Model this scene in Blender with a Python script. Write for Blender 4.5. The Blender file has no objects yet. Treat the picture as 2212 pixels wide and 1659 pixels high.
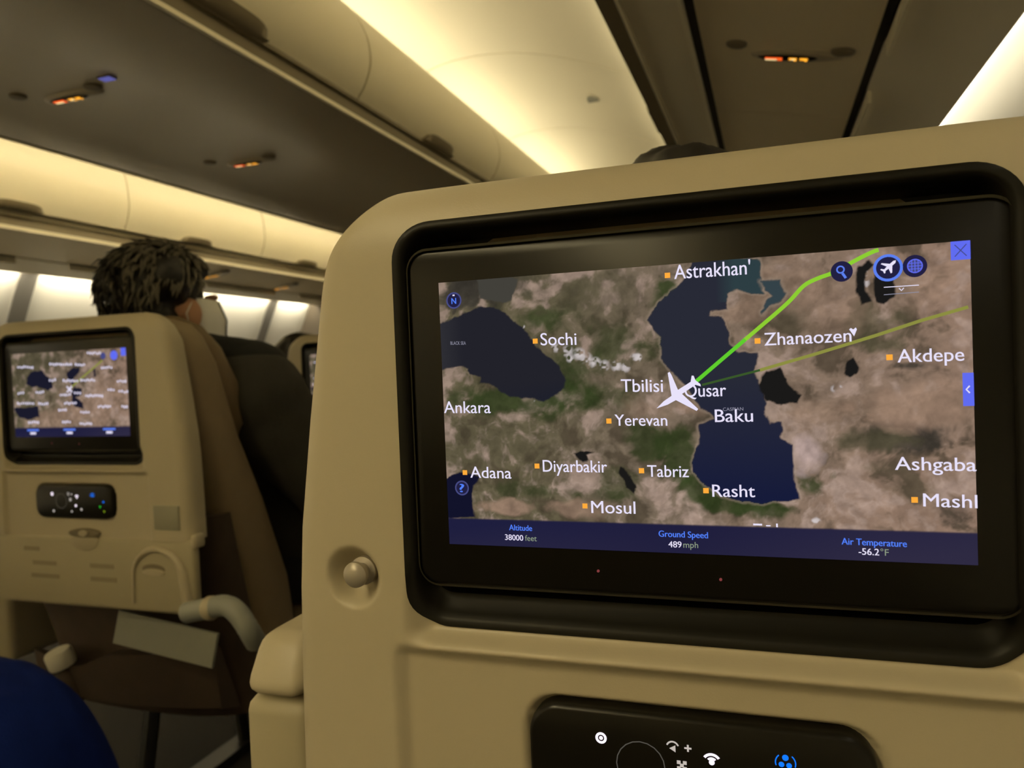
import bpy, bmesh, math, random
import numpy as np
from mathutils import Matrix, Vector

S = bpy.context.scene
C = S.collection

# ------------------------------------------------------------------ camera
# metres; X to starboard, Y towards the nose, Z up, cabin floor at z = 0, phone held 1.00 m above it
EYE = 1.0
cam_d = bpy.data.cameras.new('camera')
cam = bpy.data.objects.new('camera', cam_d)
C.objects.link(cam)
right = Vector((0.94643831, 0.32034765, -0.04039681))
down = Vector((-0.0304248, -0.03607519, -0.99888584))
fwd = Vector((-0.32144806, 0.94661289, -0.02439643))
m3 = Matrix((right, -down, -fwd)).transposed()
cam.matrix_world = Matrix.Translation((0, 0, EYE)) @ m3.to_4x4()
cam_d.sensor_width = 36.0
cam_d.sensor_fit = 'HORIZONTAL'
cam_d.lens = 36.0 * 1640.0 / 2212.0
cam_d.clip_start = 0.02
cam_d.clip_end = 60
cam_d.dof.use_dof = True
cam_d.dof.focus_distance = 0.43
cam_d.dof.aperture_fstop = 11.0
S.camera = cam

# ------------------------------------------------------------------ world, exposure
w = bpy.data.worlds.new('night')
S.world = w
w.use_nodes = True
w.node_tree.nodes['Background'].inputs[0].default_value = (1.0, 0.8, 0.5, 1)
w.node_tree.nodes['Background'].inputs[1].default_value = 0.0
S.view_settings.view_transform = 'Standard'
S.view_settings.look = 'None'
S.view_settings.gamma = 1.0
S.view_settings.use_curve_mapping = False
S.view_settings.exposure = 0.0
COVE_POWER = 13.0        # strength of the aisle cove strips
COVE_FAR_POWER = 56.0
COVE_OUT_POWER = 10.5      # strips on the window-bin side of each aisle
FILL_POWER = 18.5         # added fill lamps behind the camera that brighten the seat backs
WASH_LEFT_POWER = 42.0
WASH_POWER = 8.0       # sidewall wash strips
COVE_COL = (1.0, 0.86, 0.55)
FAR_COL = (1.0, 0.88, 0.62)
FILL_COL = (1.0, 0.83, 0.46)
WASH_COL = (1.0, 0.90, 0.66)


# ------------------------------------------------------------------ materials
def lin(r, g, b):
    f = lambda c: c / 12.92 if c <= 0.04045 else ((c + 0.055) / 1.055) ** 2.4
    return (f(r / 255.0), f(g / 255.0), f(b / 255.0), 1.0)


def mat(name, col, rough=0.5, metal=0.0, spec=0.5, noise=0.0, nscale=40.0, bump=0.0, bscale=200.0, coat=0.0, sheen=0.0):
    m = bpy.data.materials.new(name)
    m.use_nodes = True
    nt = m.node_tree
    b = nt.nodes['Principled BSDF']
    b.inputs['Base Color'].default_value = col
    b.inputs['Roughness'].default_value = rough
    b.inputs['Metallic'].default_value = metal
    b.inputs['Specular IOR Level'].default_value = spec
    b.inputs['Coat Weight'].default_value = coat
    b.inputs['Sheen Weight'].default_value = sheen
    tc = nt.nodes.new('ShaderNodeTexCoord')
    if noise > 0:
        n = nt.nodes.new('ShaderNodeTexNoise')
        n.inputs['Scale'].default_value = nscale
        n.inputs['Detail'].default_value = 5
        nt.links.new(tc.outputs['Object'], n.inputs['Vector'])
        r = nt.nodes.new('ShaderNodeMix')
        r.data_type = 'RGBA'
        r.inputs[6].default_value = tuple(c * (1 - noise) for c in col[:3]) + (1,)
        r.inputs[7].default_value = tuple(min(1, c * (1 + noise)) for c in col[:3]) + (1,)
        nt.links.new(n.outputs['Fac'], r.inputs[0])
        nt.links.new(r.outputs[2], b.inputs['Base Color'])
    if bump > 0:
        n2 = nt.nodes.new('ShaderNodeTexNoise')
        n2.inputs['Scale'].default_value = bscale
        n2.inputs['Detail'].default_value = 4
        nt.links.new(tc.outputs['Object'], n2.inputs['Vector'])
        bp = nt.nodes.new('ShaderNodeBump')
        bp.inputs['Strength'].default_value = bump
        bp.inputs['Distance'].default_value = 0.002
        nt.links.new(n2.outputs['Fac'], bp.inputs['Height'])
        nt.links.new(bp.outputs['Normal'], b.inputs['Normal'])
    return m


def emit(name, col, strength=1.0):
    m = bpy.data.materials.new(name)
    m.use_nodes = True
    nt = m.node_tree
    nt.nodes.remove(nt.nodes['Principled BSDF'])
    e = nt.nodes.new('ShaderNodeEmission')
    e.inputs[0].default_value = col if len(col) == 4 else tuple(col) + (1,)
    e.inputs[1].default_value = strength
    nt.links.new(e.outputs[0], nt.nodes['Material Output'].inputs[0])
    return m


M = dict(
    shell=mat('cream_seat_plastic', (0.49, 0.43, 0.305, 1), 0.42, noise=0.03, nscale=9, bump=0.05, bscale=900),
    shell2=mat('cream_plastic_shaded', (0.42, 0.37, 0.25, 1), 0.5, noise=0.04, nscale=14),  # cream tinted darker to paint in the light falling off low down
    shell2b=mat('faded_notice_print', (0.30, 0.26, 0.17, 1), 0.6),
    greysticker=mat('grey_placard', (0.30, 0.285, 0.21, 1), 0.6),
    black=mat('black_bezel_with_shade', (0.010, 0.009, 0.006, 1), 0.45, spec=0.22),
    gloss=mat('black_screen_glass', (0.009, 0.008, 0.006, 1), 0.28, spec=0.25),
    rim=mat('dark_rim', (0.05, 0.045, 0.03, 1), 0.3),
    leather=mat('tan_leather', (0.25, 0.185, 0.105, 1), 0.55, noise=0.10, nscale=30, bump=0.25, bscale=350),
    leather2=mat('brown_leather', (0.155, 0.105, 0.05, 1), 0.55, noise=0.12, nscale=30, bump=0.25, bscale=350),
    pocket=mat('dark_brown_pocket', (0.06, 0.038, 0.024, 1), 0.7, noise=0.25, nscale=25, bump=0.3, bscale=120),
    greyplastic=mat('grey_plastic', (0.30, 0.31, 0.28, 1), 0.45),
    knob=mat('grey_metal_knob', (0.42, 0.38, 0.32, 1), 0.38, metal=0.35),
    metal=mat('dark_metal', (0.06, 0.06, 0.06, 1), 0.4, metal=0.8),
    panel=mat('cabin_panel_cream', (0.82, 0.76, 0.60, 1), 0.5, noise=0.02, nscale=4),
    ceil=mat('ceiling_panel', (0.80, 0.75, 0.60, 1), 0.55, noise=0.015, nscale=3),
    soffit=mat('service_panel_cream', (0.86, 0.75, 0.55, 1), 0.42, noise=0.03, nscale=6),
    soffit_c=mat('cream_panel_shaded', (0.47, 0.41, 0.30, 1), 0.34, noise=0.03, nscale=6),  # service panel cream made darker, painting in the shade under the bins
    bevel=mat('service_bevel_grey', (0.85, 0.78, 0.63, 1), 0.5, noise=0.02, nscale=6),
    dark=mat('dark_taupe_rail', (0.20, 0.165, 0.105, 1), 0.55),
    gap=mat('dark_gap', (0.02, 0.016, 0.012, 1), 0.7),
    rail=mat('pale_rail', (0.92, 0.85, 0.68, 1), 0.35),
    lens=mat('smoked_sign_lens', (0.02, 0.016, 0.012, 1), 0.2),
    sidewall=mat('sidewall_panel', (0.74, 0.71, 0.64, 1), 0.55, noise=0.02, nscale=5),
    wall_band=mat('grey_wall_band', (0.20, 0.185, 0.165, 1), 0.6),
    carpet=mat('dark_carpet', (0.022, 0.02, 0.018, 1), 0.95, noise=0.4, nscale=120, bump=0.6, bscale=300),
    bulk=mat('bulkhead_taupe', (0.10, 0.08, 0.055, 1), 0.7, noise=0.05, nscale=5),
    paper=mat('pale_paper', (0.27, 0.27, 0.23, 1), 0.6, noise=0.10, nscale=18),
    white=mat('white_plastic', (0.75, 0.72, 0.62, 1), 0.4),
    blue=mat('dark_blue_fabric', (0.007, 0.020, 0.17, 1), 0.95, spec=0.1, noise=0.2, nscale=60, bump=0.4, bscale=300),
    skin=mat('skin', (0.50, 0.27, 0.16, 1), 0.5, noise=0.08, nscale=30),
    hair_dark=mat('dark_hair', (0.016, 0.014, 0.011, 1), 0.55, noise=0.5, nscale=60),
    hair_grey=mat('greying_hair', (0.13, 0.118, 0.085, 1), 0.6, noise=0.4, nscale=26),
    coat=mat('charcoal_coat', (0.028, 0.025, 0.019, 1), 0.9, noise=0.25, nscale=30, bump=0.5, bscale=150),
    collar=mat('black_collar', (0.007, 0.0075, 0.007, 1), 0.85, noise=0.3, nscale=40, bump=0.4, bscale=200),
    trouser=mat('dark_trousers', (0.02, 0.02, 0.022, 1), 0.9, noise=0.2, nscale=50),
    shoe=mat('black_shoe', (0.01, 0.01, 0.01, 1), 0.4),
    mask=mat('white_face_mask', (0.88, 0.88, 0.86, 1), 0.8, bump=0.2, bscale=300),
    maskedge=mat('dark_mask_cord', (0.03, 0.03, 0.03, 1), 0.6),
    cove=emit('cove_lamp_glow', COVE_COL, COVE_POWER),
    cove_far=emit('far_cove_lamp_glow', FAR_COL, COVE_FAR_POWER),
    cove_out=emit('outer_cove_lamp_glow', COVE_COL, COVE_OUT_POWER),
    fill_lamp=emit('fill_lamp_glow', FILL_COL, FILL_POWER),
    wash_left=emit('left_sidewall_lamp_glow', WASH_COL, WASH_LEFT_POWER),
    wash=emit('sidewall_lamp_glow', WASH_COL, WASH_POWER),
    amber=emit('amber_sign_glow', lin(255, 170, 45), 1.6),
    red=emit('red_sign_glow', lin(255, 95, 30), 1.4),
    pale=emit('pale_sign_glow', lin(255, 225, 160), 1.4),
    bluelamp=emit('blue_sign_glow', lin(110, 110, 190), 0.7),
    ico_w=emit('white_key_glow', lin(255, 240, 255), 1.3),
    ico_d=emit('dim_key_glow', lin(215, 205, 195), 0.8),
    ico_ring=emit('ring_glow', lin(110, 105, 95), 0.55),
    ico_b=emit('blue_key_glow', lin(20, 120, 255), 1.1),
    ico_g=emit('green_key_glow', lin(40, 200, 50), 0.8),
    ico_y=emit('yellow_key_glow', lin(150, 180, 30), 0.7),
    led=emit('standby_led_glow', lin(150, 70, 70), 0.7),
    d_white=emit('map_lettering', lin(232, 226, 250), 1.0),
    d_dimwhite=emit('map_small_lettering', lin(150, 150, 170), 0.9),
    d_blue=emit('info_blue', lin(82, 128, 250), 1.0),
    d_ygrey=emit('info_units', lin(150, 165, 140), 0.9),
    d_orange=emit('town_orange', lin(255, 172, 60), 1.0),
    d_green=emit('route_green', lin(140, 205, 50), 1.0),
    d_green2=emit('route_green_deep', lin(95, 205, 45), 1.0),
    d_olive=emit('route_olive', lin(150, 152, 70), 0.85),
    d_olive2=emit('route_olive_dark', lin(66, 100, 48), 0.75),
    d_btn=emit('button_blue', lin(96, 108, 240), 1.0),
    d_navy=emit('button_navy', lin(34, 32, 66), 1.0),
    d_ring=emit('button_ring', lin(92, 128, 240), 1.0),
    d_ring2=emit('button_ring_dim', lin(70, 74, 130), 1.0),
)


# ------------------------------------------------------------------ helpers
def prop(o, label=None, cat=None, group=None, kind=None):
    if label: o['label'] = label
    if cat: o['category'] = cat
    if group: o['group'] = group
    if kind: o['kind'] = kind
    return o


def link(name, me, parent=None, loc=None):
    o = bpy.data.objects.new(name, me)
    C.objects.link(o)
    if parent is not None: o.parent = parent
    if loc is not None: o.location = loc
    return o


def thing(name, loc, label, cat, group=None):
    o = bpy.data.objects.new(name, None)
    o.empty_display_size = 0.05
    C.objects.link(o)
    o.location = loc
    return prop(o, label, cat, group)


def copy_tree(src, loc, label=None, group=None):
    r = src.copy(); C.objects.link(r); r.location = loc
    if label: r['label'] = label
    if group: r['group'] = group
    for ch in list(src.children):
        c = ch.copy(); C.objects.link(c); c.parent = r
        for g in list(ch.children):
            d = g.copy(); C.objects.link(d); d.parent = c
    return r


class MB:
    """collects verts and faces with a material index, built into one mesh"""
    def __init__(self):
        self.v = []; self.f = []; self.mi = []

    def add(self, vs, fs, mi=0):
        n = len(self.v)
        self.v += [tuple(p) for p in vs]
        self.f += [tuple(i + n for i in f) for f in fs]
        self.mi += [mi] * len(fs)

    def box(self, x0, x1, y0, y1, z0, z1, mi=0):
        vs = [(x, y, z) for x in (x0, x1) for y in (y0, y1) for z in (z0, z1)]
        self.add(vs, [(0, 1, 3, 2), (4, 6, 7, 5), (0, 4, 5, 1), (2, 3, 7, 6), (0, 2, 6, 4), (1, 5, 7, 3)], mi)

    def tube(self, pts, r, n=10, mi=0, cap=True, rs=None):
        pts = [Vector(p) for p in pts]
        k = len(pts)
        vs = []; fs = []
        up = Vector((0, 0, 1))
        for i, p in enumerate(pts):
            t = (pts[min(i + 1, k - 1)] - pts[max(i - 1, 0)]).normalized()
            a = t.cross(up)
            if a.length < 1e-3: a = t.cross(Vector((1, 0, 0)))
            a.normalize(); b = a.cross(t).normalized()
            rr = rs[i] if rs else r
            for j in range(n):
                th = 2 * math.pi * j / n
                vs.append(p + (a * math.cos(th) + b * math.sin(th)) * rr)
        for i in range(k - 1):
            for j in range(n):
                j2 = (j + 1) % n
                fs.append((i * n + j, i * n + j2, (i + 1) * n + j2, (i + 1) * n + j))
        if cap:
            fs.append(tuple(range(n - 1, -1, -1)))
            fs.append(tuple(range((k - 1) * n, k * n)))
        self.add(vs, fs, mi)

    def lathe(self, prof, axis_o, n=32, mi=0, axis='y'):
        """prof: (radius, along) pairs revolved about an axis through axis_o"""
        vs = []; fs = []
        ox, oy, oz = axis_o
        for r, h in prof:
            for j in range(n):
                t = 2 * math.pi * j / n
                c, s = r * math.cos(t), r * math.sin(t)
                vs.append((ox + c, oy + h, oz + s) if axis == 'y' else (ox + c, oy + s, oz + h))
        k = len(prof)
        for i in range(k - 1):
            for j in range(n):
                j2 = (j + 1) % n
                fs.append((i * n + j, i * n + j2, (i + 1) * n + j2, (i + 1) * n + j))
        fs.append(tuple(range(n)))
        fs.append(tuple(range((k - 1) * n, k * n)))
        self.add(vs, fs, mi)

    def prism(self, poly, y0, y1, mi=0):
        """closed polygon in (x, z) swept along y"""
        n = len(poly)
        vs = [(x, y0, z) for x, z in poly] + [(x, y1, z) for x, z in poly]
        fs = [(i, (i + 1) % n, n + (i + 1) % n, n + i) for i in range(n)]
        fs += [tuple(range(n - 1, -1, -1)), tuple(range(n, 2 * n))]
        self.add(vs, fs, mi)

    def mesh(self, name, mats, smooth=True, angle=35, fix=True):
        me = bpy.data.meshes.new(name)
        me.from_pydata(self.v, [], self.f)
        for m in (mats if isinstance(mats, (list, tuple)) else [mats]):
            me.materials.append(m)
        me.polygons.foreach_set('material_index', self.mi)
        if fix:
            bm = bmesh.new(); bm.from_mesh(me)
            bmesh.ops.recalc_face_normals(bm, faces=bm.faces[:])
            bm.to_mesh(me); bm.free()
        if smooth:
            me.polygons.foreach_set('use_smooth', [True] * len(me.polygons))
            me.set_sharp_from_angle(angle=math.radians(angle))
        me.update()
        return me

    def build(self, name, mats, parent=None, loc=None, **k):
        return link(name, self.mesh(name, mats, **k), parent, loc)


def rbox(name, size, center, bev, m, parent=None, seg=3, taper=None, rot=None, skew=None):
    """bevelled box; taper = (sx, sy) scale of the top; skew = y shift of the top"""
    bm = bmesh.new()
    bmesh.ops.create_cube(bm, size=1)
    for v in bm.verts:
        t = v.co.z + 0.5
        x, y, z = v.co.x * size[0], v.co.y * size[1], v.co.z * size[2]
        if taper:
            x *= 1 + (taper[0] - 1) * t; y *= 1 + (taper[1] - 1) * t
        if skew: y += skew * t
        v.co = (x, y, z)
    if bev > 0:
        bmesh.ops.bevel(bm, geom=bm.edges[:] + bm.verts[:], offset=bev, segments=seg, profile=0.5, affect='EDGES')
    if rot: bmesh.ops.rotate(bm, verts=bm.verts[:], cent=(0, 0, 0), matrix=rot)
    bmesh.ops.translate(bm, verts=bm.verts[:], vec=center)
    me = bpy.data.meshes.new(name); bm.to_mesh(me); bm.free()
    me.materials.append(m)
    me.polygons.foreach_set('use_smooth', [True] * len(me.polygons))
    me.set_sharp_from_angle(angle=math.radians(40))
    return link(name, me, parent)


def rrect(cx, cz, hx, hz, r, n=8):
    """rounded rectangle outline in (x, z), counter-clockwise"""
    out = []
    for sx, sz, a0 in ((1, 1, 0), (-1, 1, 90), (-1, -1, 180), (1, -1, 270)):
        for k in range(n + 1):
            a = math.radians(a0 + 90 * k / n)
            out.append((cx + sx * (hx - r) + r * math.cos(a), cz + sz * (hz - r) + r * math.sin(a)))
    return out


def slab(mb, cx, cz, hx, hz, r, yf, yb, bev=0.002, mi=0):
    """rounded-rectangle plate facing -y with a softened front edge"""
    n = 8
    rings = [(rrect(cx, cz, hx, hz, r, n), yb), (rrect(cx, cz, hx, hz, r, n), yf + bev),
             (rrect(cx, cz, hx - bev * 0.3, hz - bev * 0.3, r, n), yf + bev * 0.3), (rrect(cx, cz, hx - bev, hz - bev, max(r - bev, 1e-4), n), yf)]
    vs = []; fs = []
    k = len(rings[0][0])
    for ring, y in rings: vs += [(x, y, z) for x, z in ring]
    for i in range(len(rings) - 1):
        for j in range(k):
            j2 = (j + 1) % k
            fs.append((i * k + j, i * k + j2, (i + 1) * k + j2, (i + 1) * k + j))
    fs.append(tuple(range((len(rings) - 1) * k, len(rings) * k)))
    fs.append(tuple(range(k - 1, -1, -1)))
    mb.add(vs, fs, mi)


def loft(name, sections, m, parent=None, n=36, power=2.6, sub=0):
    """superellipse sections (cx, cy, z, hx, hy) stacked along z"""
    mb = MB(); vs = []; fs = []
    for cx, cy, z, hx, hy in sections:
        for j in range(n):
            t = 2 * math.pi * j / n
            c, s = math.cos(t), math.sin(t)
            vs.append((cx + hx * math.copysign(abs(c) ** (2 / power), c), cy + hy * math.copysign(abs(s) ** (2 / power), s), z))
    for i in range(len(sections) - 1):
        for j in range(n):
            j2 = (j + 1) % n
            fs.append((i * n + j, i * n + j2, (i + 1) * n + j2, (i + 1) * n + j))
    fs.append(tuple(range(n - 1, -1, -1)))
    fs.append(tuple(range((len(sections) - 1) * n, len(sections) * n)))
    mb.add(vs, fs)
    return mb.build(name, m, parent, angle=50)


def remeshed(name, parts, m, parent=None, voxel=0.01, smooth=6, noise=None):
    """parts: ('e', centre, radii, rot) ellipsoids and ('c', p0, r0, p1, r1) tapered capsules, fused to one skin"""
    bm = bmesh.new()
    for p in parts:
        if p[0] == 'e':
            r = bmesh.ops.create_uvsphere(bm, u_segments=24, v_segments=16, radius=1)
            vs = r['verts']
            mt = Matrix.Translation(p[1]) @ (p[3].to_4x4() if len(p) > 3 and p[3] is not None else Matrix.Identity(4)) @ Matrix.Diagonal((*p[2], 1))
            bmesh.ops.transform(bm, matrix=mt, verts=vs)
        else:
            _, a, ra, b, rb = p
            tmp = bmesh.new()
            for c, rr in ((a, ra), (b, rb)):
                q = bmesh.ops.create_uvsphere(tmp, u_segments=16, v_segments=12, radius=rr)
                bmesh.ops.translate(tmp, verts=q['verts'], vec=c)
            h = bmesh.ops.convex_hull(tmp, input=tmp.verts[:])
            bmesh.ops.delete(tmp, geom=[e for e in h['geom_interior'] if isinstance(e, bmesh.types.BMVert)], context='VERTS')
            t_me = bpy.data.meshes.new('t'); tmp.to_mesh(t_me); tmp.free()
            bm.from_mesh(t_me); bpy.data.meshes.remove(t_me)
    me = bpy.data.meshes.new('t'); bm.to_mesh(me); bm.free()
    o = bpy.data.objects.new('t', me); C.objects.link(o)
    md = o.modifiers.new('r', 'REMESH'); md.mode = 'VOXEL'; md.voxel_size = voxel
    sm = o.modifiers.new('s', 'SMOOTH'); sm.factor = 0.5; sm.iterations = smooth
    dg = bpy.context.evaluated_depsgraph_get(); dg.update()
    res = bpy.data.meshes.new_from_object(o.evaluated_get(dg))
    bpy.data.objects.remove(o); bpy.data.meshes.remove(me)
    if noise:
        from mathutils import noise as nz
        amp, sc = noise
        nrm = [v.normal.copy() for v in res.vertices]
        for v, nn in zip(res.vertices, nrm):
            q = v.co * sc
            v.co += nn * amp * (nz.noise(q) + 0.5 * nz.noise(q * 2.3))
    res.name = name
    res.materials.clear(); res.materials.append(m)
    res.polygons.foreach_set('use_smooth', [True] * len(res.polygons))
    return link(name, res, parent)


def sweep(prof, y0, y1, thick=None):
    """open (x, z) profile as a sheet along y with a little thickness"""
    mb = MB()
    n = len(prof)
    vs = [(x, y0, z) for x, z in prof] + [(x, y1, z) for x, z in prof]
    fs = [(i, i + 1, n + i + 1, n + i) for i in range(n - 1)]
    if thick:
        dx, dz = thick
        vs += [(x + dx, y0, z + dz) for x, z in prof] + [(x + dx, y1, z + dz) for x, z in prof]
        fs += [(2 * n + i, 3 * n + i, 3 * n + i + 1, 2 * n + i + 1) for i in range(n - 1)]
        fs += [(0, n, 3 * n, 2 * n), (n - 1, 3 * n - 1, 4 * n - 1, 2 * n - 1)]
        fs += [(i, 2 * n + i, 2 * n + i + 1, i + 1) for i in range(n - 1)]
        fs += [(n + i, n + i + 1, 3 * n + i + 1, 3 * n + i) for i in range(n - 1)]
    mb.add(vs, fs)
    return mb


def spline(pts, n=6):
    """Catmull-Rom through (x, z) points"""
    out = []
    p = [pts[0]] + list(pts) + [pts[-1]]
    for i in range(1, len(p) - 2):
        for k in range(n):
            t = k / n
            out.append(tuple(0.5 * (2 * p[i][a] + (p[i + 1][a] - p[i - 1][a]) * t + (2 * p[i - 1][a] - 5 * p[i][a] + 4 * p[i + 1][a] - p[i + 2][a]) * t * t
                       + (3 * p[i][a] - p[i - 1][a] - 3 * p[i + 1][a] + p[i + 2][a]) * t ** 3) for a in range(len(pts[0]))))
    out.append(tuple(pts[-1]))
    return out
# ------------------------------------------------------------------ the cabin shell
Y0, Y1 = -2.6, 6.05          # cabin length built, aft to forward
CX = -1.715                  # centre line of the aircraft
mir = lambda pts: [(2 * CX - x, z) for x, z in pts]
up = lambda pts: [(x, z + EYE) for x, z in pts]


def struct(name, mb, m, **k):
    o = mb.build(name, m, **k)
    o['kind'] = 'structure'
    return o


trim_n = 0
def trim(mb, m, **k):
    global trim_n
    trim_n += 1
    return struct('trim_%d' % trim_n, mb, m, **k)


mb = MB(); mb.box(-4.75, 1.35, Y0, Y1, -0.05, 0.0); struct('floor', mb, M['carpet'])
side = spline([(0.505, 0.672), (0.56, 0.62), (0.66, 0.42), (0.77, 0.15), (0.86, -0.2), (0.88, -0.5), (0.80, -1.0)])
struct('wall_right', sweep(up(side), Y0, Y1, (0.04, 0.0)), M['sidewall'])
struct('wall_left', sweep(up(mir(side)), Y0, Y1, (-0.04, 0.0)), M['sidewall'])
mb = MB(); mb.box(-4.75, 1.35, Y1, Y1 + 0.05, 0, 2.35); struct('wall_front', mb, M['bulk'])
mb = MB(); mb.box(-4.75, 1.35, Y0 - 0.05, Y0, 0, 2.35); struct('wall_back', mb, M['panel'])

# arched aisle ceilings, panel by panel with a thin groove between panels
ceil_prof = spline([(-1.43, 1.08), (-1.46, 1.19), (-1.41, 1.275), (-1.25, 1.318), (-1.01, 1.312), (-0.75, 1.248), (-0.473, 1.13), (-0.385, 1.06), (-0.33, 1.05)])
ceil_far = mir(ceil_prof[:-14]) + [(-2.85, 1.20), (-3.00, 1.16), (-3.12, 1.15)]
mb = MB()
ys = [Y0] + [y for y in (-1.34, -0.24, 0.86, 1.96, 3.06, 4.16, 5.26)] + [Y1]
for prof in (ceil_prof, ceil_far):
    pr = up(prof)
    n = len(pr)
    for a, b in zip(ys[:-1], ys[1:]):
        for ya, yb, dz in ((a + 0.004, b - 0.004, 0.0), (b - 0.004, b + 0.004, 0.012)):
            q = sweep([(x, z + dz) for x, z in pr], ya, yb, (0, 0.012))
            mb.add(q.v, q.f)
struct('ceiling', mb, M['ceil'])

# centre soffit under the middle bins: panel with a shallow service channel, outboard rails
so = [(-1.19, 0.776), (-1.30, 0.776), (-1.52, 0.776), (-1.545, 0.784), (-2.02, 0.784), (-2.06, 0.776), (-2.17, 0.776), (-2.235, 0.778), (-2.25, 0.782)]
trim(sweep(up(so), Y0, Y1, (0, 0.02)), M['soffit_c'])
mb = MB(); mb.box(-1.117, -1.106, Y0, Y1, EYE + 0.730, EYE + 0.741); trim(mb, M['rail'])     # grip rail hung under the door lip
mb = MB(); mb.box(-1.118, -1.112, Y0, Y1, EYE + 0.741, EYE + 0.79); trim(mb, M['dark'])
mb = MB(); mb.box(-3.165, -3.154, Y0, Y1, EYE + 0.692, EYE + 0.709); trim(mb, M['rail'])
mb = MB(); mb.box(-3.166, -3.160, Y0, Y1, EYE + 0.709, EYE + 0.78); trim(mb, M['dark'])
mb = MB(); mb.box(-1.188, -1.10, Y0, Y1, EYE + 0.776, EYE + 0.79); trim(mb, M['dark'])
mb = MB(); mb.box(-2.257, -2.250, Y0, Y1, EYE + 0.775, EYE + 0.80); trim(mb, M['rail'])


# undersides of the window-side bins (sloping down outboard)
def R(x, dz=0.0): return (x, 0.78 - 0.2 * (x + 0.33) + dz)


for flip in (False, True):
    P = (lambda pts: up(mir(pts))) if flip else up
    trim(sweep(P([R(-0.335, 0.004), R(-0.283, 0.004)]), Y0, Y1, (0, 0.02)), M['dark'])
    trim(sweep(P([R(-0.284, -0.018), R(-0.278, -0.018)]), Y0, Y1, (0, 0.03)), M['rail'])
    trim(sweep(P([R(-0.276, 0.0), R(-0.153, 0.0)]), Y0, Y1, (0, 0.02)), M['bevel'])
    trim(sweep(P([R(-0.155, -0.026), R(-0.147, -0.026)]), Y0, Y1, (0, 0.03)), M['rail'])
    trim(sweep(P([R(-0.146, 0.008), R(-0.126, 0.008)]), Y0, Y1, (0, 0.02)), M['gap'])
    # service channel in 0.83 m panels
    mb = MB()
    y = Y0
    while y < Y1 - 0.01:
        q = sweep(P([R(-0.126, 0.0), R(0.236, 0.0)]), y + 0.002, min(y + 0.83, Y1) - 0.002, (0, 0.012)); mb.add(q.v, q.f)
        y += 0.83
    trim(mb, M['soffit'])
    trim(sweep(P([R(0.236, 0.008), R(0.258, 0.008)]), Y0, Y1, (0, 0.02)), M['gap'])
    mb = MB()
    y = Y0 + 0.35
    while y < Y1 - 0.01:                                      # interrupted pale rail
        q = sweep(P([R(0.258, -0.030), R(0.266, -0.030)]), y, min(y + 0.78, Y1), (0, 0.04)); mb.add(q.v, q.f)
        y += 1.10
    trim(mb, M['rail'])
    trim(sweep(P([R(0.258, 0.0), R(0.40, 0.0), R(0.470, 0.0), R(0.476, 0.006)]), Y0, Y1, (0, 0.02)), M['bevel'])

# raised grey bands up the left sidewall
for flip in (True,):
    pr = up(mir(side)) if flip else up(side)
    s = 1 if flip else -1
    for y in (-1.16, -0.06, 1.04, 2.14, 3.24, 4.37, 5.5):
        q = sweep([(x + s * 0.012, z) for x, z in pr], y - 0.055, y + 0.055, (-s * 0.02, 0)); trim(q, M['wall_band'])


# ------------------------------------------------------------------ lamps: cove strips and sidewall wash strips
def strip(name, x0, x1, z0, z1, ya, yb, m, label, cat, group, n_down=False):
    mb = MB()
    vs = [(x0, ya, z0), (x1, ya, z1), (x1, yb, z1), (x0, yb, z0)]
    d = 0.008 if n_down else -0.008
    vs += [(a, b, c + d) for a, b, c in vs]
    mb.add(vs, [(0, 1, 2, 3)], 0)
    mb.add(vs, [(4, 7, 6, 5), (0, 4, 5, 1), (2, 6, 7, 3), (1, 5, 6, 2), (0, 3, 7, 4)], 1)
    o = mb.build(name, [m, M['white']], smooth=False)
    return prop(o, label, cat, group)


for a, b in zip(ys[:-1], ys[1:]):
    if b - a < 0.3: continue
    strip('cove_light', -1.385, -1.325, EYE + 1.075, EYE + 1.060, a + 0.03, b - 0.03, M['cove'], 'warm strip lamp hidden on top of the centre bins beside the near aisle ceiling', 'light', 'near aisle cove lamps')
    strip('cove_light', 2 * CX + 1.325, 2 * CX + 1.385, EYE + 1.060, EYE + 1.075, a + 0.03, b - 0.03, M['cove_far'], 'warm strip lamp hidden on top of the centre bins beside the far aisle ceiling', 'light', 'far aisle cove lamps')
    strip('cove_light', -0.41, -0.37, EYE + 1.020, EYE + 1.028, a + 0.03, b - 0.03, M['cove_out'], 'warm strip lamp hidden on top of the right window bins', 'light', 'near aisle outer cove lamps')
# fill lamps put in behind the camera to light the seat backs
for yc in (-2.2, -1.5, -0.8):
    for xc, side_ in ((-1.06, 'near'), (2 * CX + 1.06, 'far')):
        t = thing('fill_light', (xc, yc, EYE + 1.275), 'fill lamp added in the %s aisle ceiling behind the camera to light the seat backs' % side_, 'light', '%s aisle added fill lamps' % side_)
        mb = MB(); mb.box(-0.16, 0.16, -0.30, 0.30, 0.0, 0.03); mb.build('fill_frame', M['white'], t, smooth=False)
        mb = MB(); mb.box(-0.14, 0.14, -0.28, 0.28, -0.006, 0.0); mb.build('fill_diffuser', M['fill_lamp'], t, smooth=False)
for a, b in zip([Y0, -1.33, 0.87, 3.40], [-1.33, 0.87, 3.40, Y1]):
    strip('sidewall_light', 0.48, 0.515, EYE + 0.640, EYE + 0.668, a + 0.02, b - 0.02, M['wash'], 'bright strip lamp washing the right sidewall under the window bins', 'light', 'right sidewall lamps', True)
wy = [Y0] + [-1.16, -0.06, 1.04, 2.14, 3.24, 4.37, 5.5] + [Y1]
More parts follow.
